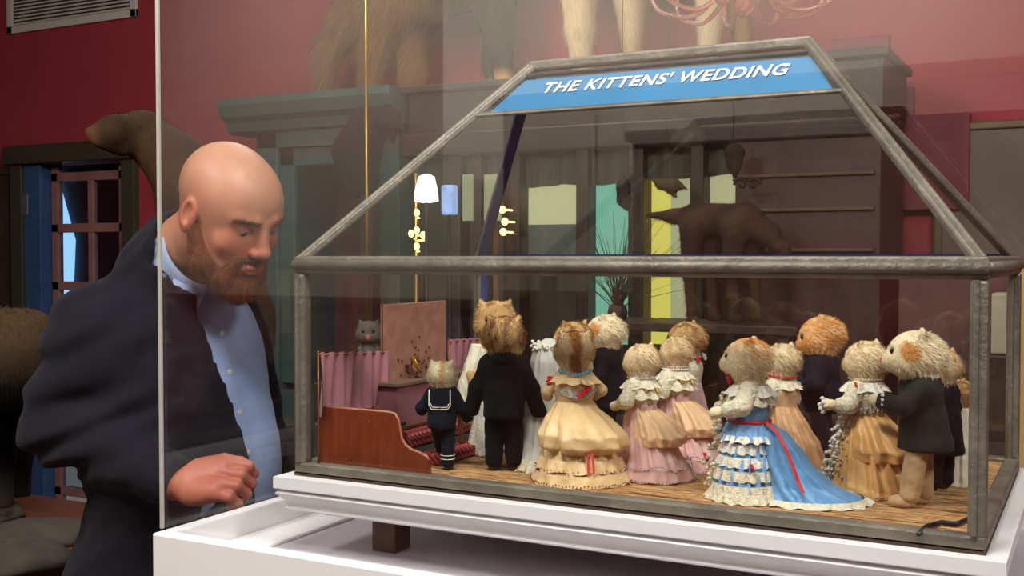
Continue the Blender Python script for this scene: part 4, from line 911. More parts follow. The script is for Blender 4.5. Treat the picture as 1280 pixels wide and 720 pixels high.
# faint reflection over the curtain, modelled as a solid pale kitten
k = KIT('faint reflection built as a pale kitten outside the case beyond the purple curtain', 461, 406, 1.0, 176, 'dim', hs=1.9, group=None)
_p = k['o'].location; tag(MB().box((_p[0]-.1, _p[1]-.1, 0), (_p[0]+.1, _p[1]+.1, ZF-.001), .005).build('pedestal', mat('dark brown wood')), 'narrow dark pedestal added under the reflected pale kitten beyond the case', 'pedestal'); robe(k, mat('grey robe', (90, 92, 86), .9), flare=.8)
# ================================================================== THE VISITOR
man = empty('person', (-.62, .55, 0)); tag(man, 'bald bearded man in dark navy jacket and open blue shirt leaning toward case', 'person')
MO = np.array([-.62, .55, 0])
CT = -FF                        # toward the camera
def M3(x, y, z, o): # columns are axes
    m = Matrix.Identity(4)
    for i in range(3): m[i][0], m[i][1], m[i][2], m[i][3] = x[i], y[i], z[i], o[i]
    return m
# ---- head frame: +y face direction, +z crown, +x to the man's left... (x = y cross z)
hy = math.sin(R_(56))*UU+math.cos(R_(56))*CT; hy = hy*math.cos(R_(27))-ZZ*math.sin(R_(27)); hy /= np.linalg.norm(hy)
hx = np.cross(hy, ZZ); hx /= np.linalg.norm(hx); hz = np.cross(hx, hy)
rl_ = R_(-4); hx, hz = hx*math.cos(rl_)+hz*math.sin(rl_), hz*math.cos(rl_)-hx*math.sin(rl_)
HC = atd(286, 262, 1.98)
HS = 1.02
MH = M3(hx*HS, hy*HS, hz*HS, HC)   # hx is the man's right
K_ = []
K_.append(ell((0, -.012, .030), (.0765, .096, .084)))
K_.append((ell((0, .030, .022), (.066, .062, .066)), .03))
K_.append((ell((0, .030, -.045), (.060, .066, .070)), .03))
K_.append((cap((-.040, -.01, -.065), (-.022, .060, -.098), .024, .020), .03)); K_.append((cap((.040, -.01, -.065), (.022, .060, -.098), .024, .020), .03))
K_.append((ell((0, .066, -.092), (.026, .022, .022)), .02))
for sx in (-1, 1):
    K_.append((cap((sx*.018, .088, .019), (sx*.046, .070, .020), .010, .008), .012))   # brow ridge
    K_.append((ell((sx*.040, .060, -.030), (.024, .020, .022)), .015))                 # cheek
    K_.append((ell((sx*.031, .095, .001), (.017, .014, .011)), .010, '-'))            # eye socket
    K_.append((ell((sx*.031, .0748, .001), (.0135, .0125, .0115)), .003))             # lid over the eyeball
    K_.append((ell((sx*.012, .100, -.036), (.008, .010, .0075)), .005))                # nostril wing
    K_.append((ell((sx*.078, -.008, -.012), (.008, .020, .032)), .006))                # ear
    K_.append((ell((sx*.0835, -.005, -.006), (.006, .011, .019)), .004, '-'))
    K_.append((cap((sx*.080, .004, -.018), (sx*.080, .004, -.006), .0035, .0035), .003))
K_.append((cap((0, .090, .016), (0, .106, -.028), .0085, .0115), .008))               # nose bridge
K_.append((ell((0, .110, -.031), (.0115, .0115, .010)), .006))
K_.append((ell((0, .090, -.066), (.028, .012, .010)), .008))
K_.append((ell((0, .0985, -.0635), (.020, .0055, .0045)), .004)); K_.append((ell((0, .0975, -.0735), (.018, .0055, .005)), .004))
K_.append((ell((0, .108, -.0685), (.022, .006, .0012)), .002, '-'))
headf = union(K_, .01)
NB = atd(236, 312, 2.07)       # neck base
Mi = np.array(MH.inverted()); NBl = Mi[:3, :3]@NB+Mi[:3, 3]
headn = union([headf, (cap((0, -.030, -.050), tuple(NBl), .058, .066), .03)], .01)
V, Fc = nets(headn, (-.12, -.20, -.26), (.12, .14, .13), .0027)
keep = None
def skin(P):
    n = noise3(P, 60, 2)*.5; c = np.tile(L3(206, 142, 112), (len(P), 1))
    red = np.exp(-((P[:, 1]-.1)**2+(P[:, 2]+.035)**2)/.0009); c = mixc(c, L3(196, 104, 84), red*.75)
    red2 = np.exp(-((np.abs(P[:, 0])-.043)**2+(P[:, 1]-.06)**2+(P[:, 2]+.03)**2)/.0010); c = mixc(c, L3(198, 112, 90), red2*.6)
    ear = (np.abs(P[:, 0])-.073)*80; c = mixc(c, L3(204, 112, 88), ear)
    lip = np.exp(-((P[:, 0]/.024)**2+((P[:, 1]-.1)/.014)**2+((P[:, 2]+.0685)/.0095)**2)**2); c = mixc(c, L3(158, 84, 76), lip*.9)
    crown = np.clip((P[:, 2]-.02)*8, 0, 1); c = mixc(c, L3(218, 176, 144), crown*.5)
    stub = np.clip((-P[:, 1]+.02)*9, 0, 1)*np.clip(1.2-np.abs(P[:, 2]-.02)*14, 0, 1); c = mixc(c, L3(150, 112, 88), stub*.35)
    return mixc(c, c*.85, n*.3)
hm = MB(); Aw = np.array(MH.to_3x3()).T; ow = np.array(MH.translation)-MO
hm.add(V@Aw+ow, Fc.tolist(), skin(V))
# ---- torso frame
ty = math.sin(R_(55))*UU+math.cos(R_(55))*CT
PEL = atd(212, 735, 2.17); CHN = atd(232, 322, 2.11); tz0 = (CHN-PEL)/np.linalg.norm(CHN-PEL)
tx = np.cross(ty, tz0); tx /= np.linalg.norm(tx); tyy = np.cross(tz0, tx)     # tx = the man's right
TL = float(np.linalg.norm(CHN-PEL)); MT = M3(tx, tyy, tz0, PEL); MTi = np.array(MT.inverted())
def tl(P): return MTi[:3, :3]@np.array(P)+MTi[:3, 3]
SHR = tl(atd(120, 418, 2.04)); ELR = tl(atd(79, 530, 2.02)); WRR = tl(atd(222, 604, 1.90))
SHL = np.array([-SHR[0]*1.0, SHR[1], SHR[2]-.01]); ELL_ = SHL+np.array([-.03, .04, -.27]); WRL = ELL_+np.array([.02, .20, -.10])
HPc = np.array([0, 0, 0.])
tor = [ell((0, .00, TL*.66), (.185, .125, .20)), (ell((0, .045, TL*.36), (.180, .160, .22)), .08), (ell((.02, 0, .0), (.190, .135, .17)), .08),
       (cap(SHR, SHL, .062, .062), .08), (cap((0, -.03, TL*.85), (0, -.02, TL*1.02), .075, .062), .05)]
torf = union(tor, .05)
# hidden flesh that joins head, arms and legs (one continuous figure under the clothes)
arms_ = [(cap(SHR, ELR, .050, .042), .03), (cap(ELR, WRR, .040, .026), .02), (cap(SHL, ELL_, .050, .042), .03), (cap(ELL_, WRL, .040, .026), .02)]
FR, FL_ = [MTi[:3, :3]@np.array(q)+MTi[:3, 3] for q in ((PEL[0]-.02, PEL[1]-.12, .09), (PEL[0]+.10, PEL[1]+.10, .09))]
KR, KL = [MTi[:3, :3]@np.array(q)+MTi[:3, 3] for q in ((PEL[0]+.0, PEL[1]-.11, .50), (PEL[0]+.13, PEL[1]+.09, .50))]
legs_ = [(cap((.09, 0, -.04), KR, .085, .055), .05), (cap(KR, FR, .052, .036), .03), (cap((-.09, 0, -.04), KL, .085, .055), .05), (cap(KL, FL_, .052, .036), .03)]
fl_ = union([lambda p: torf(p)+.012]+arms_+legs_, .03)
V, Fc = nets(fl_, (-.34, -.36, -1.05), (.34, .42, TL+.05), .014)
At = np.array(MT.to_3x3()).T; ot = np.array(MT.translation)-MO
hm.add(V@At+ot, Fc.tolist(), L3(206, 142, 112))
# ---- right hand, a loose fist; local frame: +y toward the knuckles, +z back of the hand, +x thumb side
WR = atd(226, 606, 1.895); HK = atd(300, 596, 1.85)
gy = HK-WR; gy /= np.linalg.norm(gy); gz = .62*CT+.62*ZZ-.25*UU; gz -= gy*(gz@gy); gz /= np.linalg.norm(gz); gx = np.cross(gy, gz)
if gx@ZZ < 0: pass
MG = M3(gx, gy, gz, WR); MG_i = np.array(MG.inverted())
up_ = 1 if (gx@ZZ) > 0 else -1     # which side of the hand is up
hd = [ell((0, .050, .0), (.042, .048, .021)), (cap((0, -.028, 0), (0, .02, 0), .025, .027), .02), (cap((-.018, .03, 0), (-.024, .082, .002), .019, .0155), .015), (cap((.018, .03, 0), (.024, .080, .002), .020, .0165), .015)]
for i, (xx, ln) in enumerate(((.030, 1.0), (.010, 1.06), (-.011, 1.0), (-.030, .86))):
    xx *= up_
    a = np.array([xx, .084 if i < 3 else .078, .004]); b = a+np.array([0, .030*ln, -.014]); c = b+np.array([0, .002, -.026*ln]); d = c+np.array([0, -.020*ln, -.004])
    hd += [(cap(a, b, .0112, .0100), .006), (cap(b, c, .0100, .0092), .003), (cap(c, d, .0092, .0080), .003)]
ta = np.array([.030*up_, .030, -.004]); tb_ = np.array([.046*up_, .066, -.012]); tc2 = np.array([.040*up_, .098, -.016]); td = np.array([.030*up_, .122, -.014])
hd += [(cap(ta, tb_, .017, .0135), .014), (cap(tb_, tc2, .0130, .0115), .004), (cap(tc2, td, .0115, .0092), .003)]
handf = union(hd, .008)
V, Fc = nets(handf, (-.07, -.06, -.06), (.07, .145, .04), .002)
def hskin(P):
    c = np.tile(L3(204, 124, 100), (len(P), 1)); kn = np.exp(-((P[:, 1]-.088)/.016)**2)*(P[:, 2] > 0); return mixc(c, L3(196, 100, 84), kn*.5+noise3(P, 90, 4)*.2)
hm.add(V@np.array(MG.to_3x3()).T+np.array(MG.translation)-MO, Fc.tolist(), hskin(V))
# left hand, hidden behind the case from the photograph
wl = MT@Vector(WRL)
ML = M3(tx, tyy, tz0, wl)
hl = [ell((0, .045, 0), (.020, .048, .040)), (cap((0, -.05, 0), (0, .02, 0), .027, .026), .02)]
for i in range(4): hl += [(cap((0, .08, .028-.019*i), (.004, .115, .028-.019*i), .0105, .0098), .004), (cap((.004, .115, .028-.019*i), (.022, .125, .028-.019*i), .0098, .008), .003)]
hl += [(cap((0, .02, .03), (.01, .06, .05), .014, .011), .01), (cap((.01, .06, .05), (.014, .085, .048), .011, .008), .003)]
V, Fc = nets(union(hl, .008), (-.05, -.06, -.06), (.06, .14, .08), .003)
hm.add(V@np.array(ML.to_3x3()).T+np.array(ML.translation)-MO, Fc.tolist(), L3(204, 124, 100))
SK = mat('skin', rough=.42, attr=True, var=.05, scale=40, bump=.12, bscale=350, spec=.4)
SK.node_tree.nodes['Principled BSDF'].inputs['Subsurface Weight'].default_value = .12
SK.node_tree.nodes['Principled BSDF'].inputs['Subsurface Radius'].default_value = (.01, .004, .002)
body = hm.build('body', SK, man, True, fix=False)
# ---- beard
bd = [cap((-.066, .004, -.030), (-.052, .030, -.085), .015, .022), cap((.066, .004, -.030), (.052, .030, -.085), .015, .022), (cap((-.050, .028, -.085), (0, .072, -.118), .024, .032), .02), (cap((.050, .028, -.085), (0, .072, -.118), .024, .032), .02),
      (ell((0, .070, -.118), (.036, .030, .030)), .02), (cap((-.030, .082, -.066), (-.034, .074, -.10), .010, .016), .012), (cap((.030, .082, -.066), (.034, .074, -.10), .010, .016), .012),
      (cap((-.028, .088, -.058), (0, .0985, -.0535), .007, .0065), .008), (cap((.028, .088, -.058), (0, .0985, -.0535), .007, .0065), .008), (ell((0, .02, -.108), (.045, .05, .03)), .02)]
bdf00 = union(bd, .012); bdf0 = lambda P: bdf00(np.asarray(P)*np.array([1, 1, 1.13], np.float32)+np.array([0, .002, .002], np.float32)); mouth = ell((0, .102, -.0665), (.019, .02, .007))
bdf = lambda P: np.maximum(bdf0(P)+.0016*noise3(P, 260, 8), -mouth(P))
V, Fc = nets(bdf, (-.1, -.05, -.17), (.1, .13, .0), .0027)
def bcol(P): return mixc(np.tile(L3(128, 74, 44), (len(P), 1)), L3(84, 54, 38), noise3(P, 90, 5)*.5+.45*np.clip((P[:, 1]-.05)*20, 0, 1))
bmb = MB(); bmb.add(V, Fc.tolist(), bcol(V)*.8)
P = sample(V, Fc, 14000); Nn = normals(bdf0, P); fl = np.tile(np.array([0, .25, -1.]), (len(P), 1))
side = np.clip(1-np.abs(P[:, 2]+.02)*30, 0, 1)
blades(bmb, P, Nn, fl, np.where(P[:, 2] > -.05, .006, .011), .00035, bcol(P), .72, .35)
# short stubble fading from the sideburns to the crown
P = sample(*nets(headf, (-.11, -.13, -.12), (.11, .13, .12), .006), 16000)
m_ = (P[:, 1] < .05) & (P[:, 1] > -.11) & (np.abs(P[:, 0]) < .078) & (P[:, 2] < .055) & (P[:, 2] > -.07) & (rng.random(len(P)) < np.clip(.75-(P[:, 2]+.02)*9, .0, 1))
P = P[m_]; blades(bmb, P, normals(headf, P), np.tile(np.array([0, -.3, -1.]), (len(P), 1)), .0022, .00022, np.tile(L3(150, 106, 76), (len(P), 1)), .6, .3)
bmb.v = [q@Aw+ow for q in bmb.v]
bmb.build('beard', mat('beard hair', rough=.8, attr=True, spec=.2), man, False, fix=False, label='reddish brown full beard')
# ---- eyebrows, eyes
eb = MB()
for sx in (-1, 1):
    n = 500; t = rng.random(n); P = np.stack([sx*(.014+.036*t), .0965-.021*t**1.6+rng.normal(size=n)*.0015, .0185+.002*np.sin(t*2.4)-.003*t+rng.normal(size=n)*.0022], 1)
    d0 = headf(P.astype(np.float32)); Nn = normals(headf, P); P = P-Nn*d0[:, None]
    blades(eb, P, Nn, np.tile(np.array([sx*1., 0, .15]), (n, 1)), .0065, .00035, np.tile(L3(140, 100, 68), (n, 1)), .75, .3)
eb.v = [q@Aw+ow for q in eb.v]; eb.build('eyebrow', mat('beard hair'), man, False, fix=False, label='sandy eyebrows')
for sx in (-1, 1):
    e1 = MB(); c = np.array((sx*.031, .0762, -.0015)); ec = np.tile(L3(128, 112, 104), (len(ICO[3][0]), 1)); vv = ICO[3][0]  # eye white darkened, socket shade put into its colour
    g_ = np.array([0, .86, -.5]); g_ /= np.linalg.norm(g_); dd = vv@g_; ec[dd > .86] = L3(70, 84, 96); ec[dd > .955] = L3(8, 8, 8)
    e1.add(vv*.0112+c, ICO[3][1], ec); e1.v = [q@Aw+ow for q in e1.v]; e1.build('eye', mat('eyeball', rough=.1, attr=True), man, True)
# ---- shirt
SHB = mat('light blue shirt', (150, 172, 214), .75, var=.05, scale=30, bump=.15, bscale=200, sheen=.1)
def fold(P, s=28, a=.004, seed=11): return a*noise3(P*np.array([1, 1, .8]), s, seed)
shf = lambda P: torf(P)+fold(P, 32, .0028)-np.where((np.abs(P[:, 0]) < .016) & (P[:, 1] > 0), .0022, 0)
V, Fc = nets(lambda P: np.maximum(shf(P), -(P[:, 2]+.12)), (-.24, -.2, -.14), (.24, .24, TL+.06), .007)
sh_ = MB().add(V@At+ot, Fc.tolist()).build('shirt', SHB, man, True, fix=False)
# collar ring around the neck with an open front
col = MB(); nb = tl(NB)+np.array([0, .004, -.022]); ax_ = (tl(HC)-tl(NB)); ax_ /= np.linalg.norm(ax_); ax_ = Vector(ax_)
cy_ = Vector((0, 1, 0)); cy_ = (cy_-ax_*cy_.dot(ax_)).normalized(); cx_ = cy_.cross(ax_)
for side in (0, 1):
    pass
v = []; n = 60; rows = 5
for k_, off in ((0, 0), (1, .0035)):
    for j in range(rows):
        t = j/(rows-1)
        for i in range(n):
            th = R_(22+316*i/(n-1)); r = .071+.006*(1-t)+off+.012*(1-t)*max(0, math.cos(th)); hgt = .044*t-.004+(-.016*(1-t) if abs(math.cos(th)) > .75 and math.cos(th) > 0 else 0)
            q = Vector(nb)+cx_*(r*math.sin(th)*.93)+cy_*(r*math.cos(th)*1.02)+ax_*hgt; v.append(q[:])
f = [(b0+j*n+i, b0+j*n+i+1, b0+(j+1)*n+i+1, b0+(j+1)*n+i) for b0 in (0, rows*n) for j in range(rows-1) for i in range(n-1)]
f += [((rows-1)*n+i, (rows-1)*n+i+1, (2*rows-1)*n+i+1, (2*rows-1)*n+i) for i in range(n-1)]
col.add(np.array(v)@At+ot, f)
# two collar points lying on the chest
for sx in (-1, 1):
    pts_ = [Vector(nb)+cx_*(sx*.030)+cy_*.078+ax_*.030, Vector(nb)+cx_*(sx*.074)+cy_*.035+ax_*.030, Vector(nb)+cx_*(sx*.075)+cy_*.072-ax_*.028, Vector(nb)+cx_*(sx*.040)+cy_*.105-ax_*.035]
    q = MB().prism([p_[:] for p_ in pts_], (0, .004, 0)); q.v = [w_@At+ot for w_ in q.v]; col.add(q.v[0], q.f)
col.build('collar', mat('collar cloth', (168, 186, 220), .75), sh_, True, label='open pale blue collar')
def ontorso(x, z, off=0, fn=None):
    fn = fn or shf; lo_, hi_ = 0., .35
    for _ in range(30):
        mid = (lo_+hi_)/2
        if fn(np.array([[x, mid, z]], np.float32))[0] < 0: lo_ = mid
        else: hi_ = mid
    return np.array([x, lo_+off, z])
for z in np.linspace(TL*.16, TL*.80, 7):
    q = ontorso(0, z, .0012); b_1 = MB().lathe([(.001, 0), (.0055, .0), (.006, .0012), (.0045, .0018), (.001, .0012)], n=16); b_1.v = [np.stack([w_[:, 0], w_[:, 2], w_[:, 1]], 1)+q for w_ in b_1.v]; b_1.v = [w_@At+ot for w_ in b_1.v]
    b_1.build('button', mat('shirt button', (226, 226, 222), .3), sh_, True)
# ---- jacket
JK = mat('navy jacket wool', (19, 16, 27), .85, var=.14, scale=300, bump=.25, bscale=500, sheen=.05, spec=.2)
jparts = [lambda p: torf(p)-.013]
uR = (np.array(ELR)-SHR); 
jparts += [(cap(tuple(Vector(nb)-ax_*.07), tuple(Vector(nb)+ax_*.020), .108, .088), .03)]
jparts += [(cap(SHR+np.array([0, 0, .0]), ELR, .079, .068), .05), (cap(ELR, WRR, .067, .043), .03), (cap(SHL, ELL_, .079, .066), .05), (cap(ELL_, WRL, .064, .043), .03)]
jf = union(jparts, .04)
def wrinkle(P):
    pa_ = P-np.array(ELR, np.float32); d = np.sqrt((pa_**2).sum(1)); near = np.exp(-(d/.16)**2)
    w1 = np.sin(P@np.array([30, -45, 78])+3.5*noise3(P, 9, 21)); 
    pb_ = P-np.array(SHR, np.float32); n2 = np.exp(-((pb_**2).sum(1))/.03)*.5
    return .0085*w1*(near+n2*.6)+.0055*noise3(P, 16, 31)+.002*noise3(P, 45, 32)
OPc = lambda z: .095+.02*np.clip(1-z/TL, 0, 1)        # centre shift of the opening
def opening(P):
    z = P[:, 2]/TL; ne = np.interp(z, [-.3, .1, .35, .62, .85, 1.1], [-.04, -.03, -.008, .020, .050, .060]); fe = np.interp(z, [-.3, .3, .7, 1], [-.21, -.18, -.15, -.085]); w = (ne-fe)/2; c0 = (ne+fe)/2
    return np.maximum(np.abs(P[:, 0]-c0)-w, -(P[:, 1]-.0))
ca_ = np.array(WRR)-np.array(ELR); ca_ /= np.linalg.norm(ca_); cl_ = np.array(WRL)-np.array(ELL_); cl_ /= np.linalg.norm(cl_)
def jfn(P):
    op = opening(P); lap = np.where((op < .045) & (P[:, 2] > TL*.38) & (P[:, 1] > 0), .0035, 0)
    torso_like = np.abs(P[:, 0]) < .17
    d = jf(P)+wrinkle(P)-lap
    d = np.maximum(d, -op)
    dr = (P-WRR)@ca_-.004; near = np.sqrt(((P-WRR)**2).sum(1)) < .11; d = np.where(near, np.maximum(d, dr), d)
    dl_ = (P-WRL)@cl_-.004; near = np.sqrt(((P-WRL)**2).sum(1)) < .11; d = np.where(near, np.maximum(d, dl_), d)
    d = np.maximum(d, -(P[:, 2]+.24)); 
    nbv = P-nb; ring = np.sqrt((nbv[:, 0]**2+nbv[:, 1]**2))-.072; nh = (nbv@np.array(ax_)); rad = np.sqrt(np.maximum((nbv**2).sum(1)-nh**2, 0)); d = np.where(nh > -.06, np.maximum(d, -(rad-.080)), d); d = np.where(rad < .14, np.maximum(d, nh-.026), d)
    return d
V, Fc = nets(jfn, (-.36, -.32, -.26), (.36, .42, TL+.10), .0068)
jk = MB().add(V@At+ot, Fc.tolist()).build('jacket', JK, man, True, fix=False)
# trousers and shoes (below the frame)
tp = [(ell((0, 0, -.02), (.175, .145, .14)), .04), (cap((.09, 0, -.06), KR, .10, .078), .03), (cap(KR, FR, .076, .062), .03), (cap((-.09, 0, -.06), KL, .10, .078), .03), (cap(KL, FL_, .076, .062), .03)]
V, Fc = nets(union(tp, .03), (-.34, -.3, -1.1), (.34, .3, .12), .014)
W_ = V@At+ot; W_[:, 2] = np.maximum(W_[:, 2], .035)
MB().add(W_, Fc.tolist()).build('trousers', mat('dark trousers', (24, 24, 32), .85), man, True, fix=False)
for q in (FR, FL_):
    w_ = MT@Vector(q); w_ = np.array(w_)-MO; d = ty[:2]
    m = MB().add(ICO[3][0]*np.array([.05, .14, .05]), ICO[3][1]); M_ = Matrix.Rotation(math.atan2(-d[0], d[1]), 4, 'Z'); vv = m.v[0]@np.array(M_.to_3x3()).T+np.array([w_[0]+d[0]*.06, w_[1]+d[1]*.06, .035]); vv[:, 2] = np.maximum(vv[:, 2], 0); m.v = [vv]
    m.build('shoe', mat('black shoe'), man, True)
# ================================================================== OTHER STUFFED ANIMALS AND ORNAMENTS
def beast(nm, label, prims, h, colf, k=.03, hair=0, L=.02, flow=(0, 0, -1), w=.001, group=None, cat='stuffed animal', hsel=None, m=None, tilt=.75, nf=0):
    fn0 = union(prims, k); fn = (lambda P: fn0(P)+nf*noise3(P, 30, 4)) if nf else fn0
    pts = []
    lo = np.array(beast.lo); hi = np.array(beast.hi)
    V, Fc = nets(fn, lo, hi, h); mb = MB().add(V, Fc.tolist(), colf(V))
    if hair:
        P = sample(V, Fc, hair)
        if hsel is not None: P = P[hsel(P)]
        f_ = flow(P) if callable(flow) else np.tile(np.array(flow, float), (len(P), 1))
        blades(mb, P, normals(fn, P), f_, L(P) if callable(L) else L, w, colf(P), tilt, .35)
    c = np.array([(V[:, 0].min()+V[:, 0].max())/2, (V[:, 1].min()+V[:, 1].max())/2, V[:, 2].min()]); mb.v = [q-c for q in mb.v]
    o = mb.build(nm, m or FUR, None, True, fix=False); o.location = c; tag(o, label, cat, group); return o
def box_of(ps, r):
    ps = np.array(ps); beast.lo = ps.min(0)-r; beast.hi = ps.max(0)+r
Yb = 2.85; zc = 2.203
def at(px, py, y=Yb): return aty(px, py, y)
# shaggy long tailed animal on top of the cabinets
hq = at(490, -10); ch_ = at(610, -30); tl0 = at(440, 20); tl1 = at(412, 60); tl2 = at(405, 100)
hf = at(470, 60); hf2 = np.array([at(462, 110)[0], Yb, zc+.02]); ff = np.array([at(633, 100)[0], Yb-.02, zc+.02]); fs = at(622, 20)
nbk = np.array([0, .12, 0])
hf2b = np.array([at(500, 110)[0], Yb+.13, zc+.02]); ffb = np.array([at(600, 100)[0], Yb+.13, zc+.02])
pr1 = [cap(hq+[0, .05, .02], ch_+[0, .05, .06], .17, .15), (cap(hq, hf, .11, .06), .06), (cap(hf, hf2, .05, .03), .03), (cap(hf2, hf2+[-.01, -.06, -.005], .028, .022), .02), (cap(hq+nbk, hf2b+[0, 0, .1], .1, .05), .05), (cap(hf2b+[0, 0, .1], hf2b, .045, .028), .03),
       (cap(ch_, fs, .11, .075), .05), (cap(fs, ff, .068, .036), .04), (cap(ff, ff+[.03, -.05, -.004], .03, .02), .02), (cap(ch_+nbk, ffb+[0, 0, .12], .09, .05), .05), (cap(ffb+[0, 0, .12], ffb, .045, .028), .03),
       (cap(hq+[-.1, 0, 0], tl0, .12, .085), .05), (cap(tl0, tl1, .085, .06), .04), (cap(tl1, tl2, .06, .035), .04), (cap(ch_+[0, .05, .05], ch_+[.10, .02, .10], .11, .08), .06), (cap(ch_+[.10, .02, .10], ch_+[.16, -.16, .08], .07, .03), .04)]
def c1(P):
    t = (P[:, 0]-hq[0])/(ch_[0]-hq[0]); n = noise3(P, 25, 2)*.4
    c = mixc(np.tile(L3(132, 100, 60), (len(P), 1)), L3(26, 20, 16), (t-.25)*2.2+n); paw = np.clip((zc+.09-P[:, 2])*14, 0, 1)*(P[:, 0] > (hq[0]+ch_[0])/2); c = mixc(c, L3(196, 150, 92), paw)
    return mixc(c, c*.6, n*.9)
box_of([hq, ch_+[.46, 0, 0], tl2, hf2, hf2b], .2); beast.lo[2] = zc; beast.hi[2] += .05
beast('shaggy_stuffed_animal', 'large shaggy brown stuffed animal with drooping bushy tail on the dark screen top', pr1, .014, c1, hair=34000, L=lambda P: np.where(P[:, 0] < hq[0]+.12, .075, .035)*np.where(P[:, 0] > fs[0]-.06, .35, 1), flow=lambda P: np.stack([-.5*(P[:, 0] < hq[0]+.1)-.1, np.zeros(len(P)), -np.ones(len(P))], 1), w=.0011, hsel=lambda P: P[:, 2] > zc+.07)
# pale legged animal beside it
a1 = at(722, -20); a2 = at(775, -20); f1 = np.array([at(728, 70)[0], Yb, zc+.02]); f2 = np.array([at(780, 60)[0], Yb+.12, zc+.02])
a3 = a1+[.55, .05, 0]; f3 = np.array([a3[0], Yb, zc+.02]); f4 = f3+[.12, .12, 0]
pr2 = [cap(a1+[0, .06, .13], a3+[0, 0, .1], .13, .12), (cap(a1+[.0, 0, .08], (a1+f1)/2, .085, .06), .05), (cap((a1+f1)/2, f1, .058, .04), .03), (cap(f1, f1+[.02, -.06, -.005], .036, .03), .02), (cap(a2+[0, .1, .08], f2, .085, .034), .04), (cap(f2, f2+[.02, -.06, -.005], .03, .025), .02), (cap(a3, f3, .07, .03), .04), (cap(a3+[.05, .1, 0], f4, .06, .03), .04), (cap(a3+[.02, .05, .14], a3+[.2, .03, .30], .09, .07), .05), (ell(a3+[.28, 0, .32], (.09, .06, .06)), .04)]
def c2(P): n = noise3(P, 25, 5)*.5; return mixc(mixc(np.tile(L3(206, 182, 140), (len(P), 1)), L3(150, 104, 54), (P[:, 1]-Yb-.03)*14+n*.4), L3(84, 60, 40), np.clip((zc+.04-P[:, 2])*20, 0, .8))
box_of([a1+[-.02, 0, .1], a3+[.36, 0, .38], f1, f4], .16); beast.lo[2] = zc
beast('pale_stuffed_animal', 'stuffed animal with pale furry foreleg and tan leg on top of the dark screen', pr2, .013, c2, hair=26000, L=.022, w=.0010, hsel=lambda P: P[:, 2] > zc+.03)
# dark reflection in the glass, modelled as a solid hunched animal on a post
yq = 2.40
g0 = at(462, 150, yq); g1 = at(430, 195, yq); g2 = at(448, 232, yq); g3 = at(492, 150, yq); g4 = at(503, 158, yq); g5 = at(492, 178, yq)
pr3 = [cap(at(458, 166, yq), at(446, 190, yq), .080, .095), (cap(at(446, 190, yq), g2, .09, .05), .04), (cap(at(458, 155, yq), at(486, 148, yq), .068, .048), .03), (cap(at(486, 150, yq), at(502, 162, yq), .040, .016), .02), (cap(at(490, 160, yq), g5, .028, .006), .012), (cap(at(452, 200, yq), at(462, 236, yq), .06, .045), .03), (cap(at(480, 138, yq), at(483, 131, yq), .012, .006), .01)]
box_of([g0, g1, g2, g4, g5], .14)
beast('animal_reflection', 'dark reflection built as a hunched animal on brown post before teal cabinet', pr3, .007, lambda P: mixc(np.tile(L3(20, 11, 11), (len(P), 1)), L3(12, 8, 8), noise3(P, 40, 3)), hair=5000, L=.012, w=.0007)
q = at(462, 236, yq); tag(MB().box((q[0]-.03, yq-.03, 0), (q[0]+.03, yq+.03, q[2]), .004).build('wooden_post', mat('dark post', (50, 34, 30), .6, var=.15)), 'dark brown square post under the reflection built as a hunched animal', 'post')
# rearing otter like animal behind the man
D = 2.75
def A_(px, py, d=D): return atd(px, py, d)
n0, n1 = A_(117, 168, 2.66), A_(142, 164, 2.68)
pr4 = [cap(n0, n1, .019, .030), (cap(n1, A_(178, 168), .036, .050), .03), (cap(A_(178, 168), A_(216, 200), .052, .062), .04), (cap(A_(216, 200), A_(250, 265), .062, .085), .05), (cap(A_(250, 265), A_(275, 400), .09, .12), .06), (cap(A_(275, 400), A_(280, 500), .12, .12), .06),
       (cap(A_(122, 178, 2.66), A_(150, 182, 2.7), .012, .026), .015), (ell(A_(172, 158, 2.69), (.012, .012, .012)), .008), (ell(A_(110, 164, 2.655), (.009, .009, .008)), .006)]
prm = [(ell(A_(141, 158, 2.655), (.009, .009, .007)), .006, '-'), (cap(A_(112, 176, 2.64), A_(150, 186, 2.64), .0025, .0025), .003, '-')]
box_of([n0, A_(245, 300), A_(275, 500), A_(262, 420)], .2)
base_z = float(A_(270, 520)[2])-.02; beast.lo[2] = base_z
def c4(P): n = noise3(P, 14, 3)*.5; return mixc(mixc(np.tile(L3(72, 50, 26), (len(P), 1)), L3(46, 31, 16), .5+n), L3(110, 66, 44), np.clip(1-np.linalg.norm(P-n0, axis=1)*28, 0, .8))
ot_ = beast('stuffed_otter', 'brown stuffed otter with blunt snout rearing up behind the man', pr4+prm, .0075, c4, hair=9000, L=.010, w=.0006, flow=(.6, 0, -.8), hsel=lambda P: np.linalg.norm(P-n0, axis=1) > .06)
q = A_(270, 500); tag(MB().box((q[0]-.17, q[1]-.15, 0), (q[0]+.17, q[1]+.17, base_z-.001), .006).build('pedestal', DB), 'brown pedestal under the stuffed otter behind the man', 'pedestal')
MB().ball(np.array(A_(141, 158, 2.66))-np.array(ot_.location), .007, 2).build('eye', EYE, ot_, True)
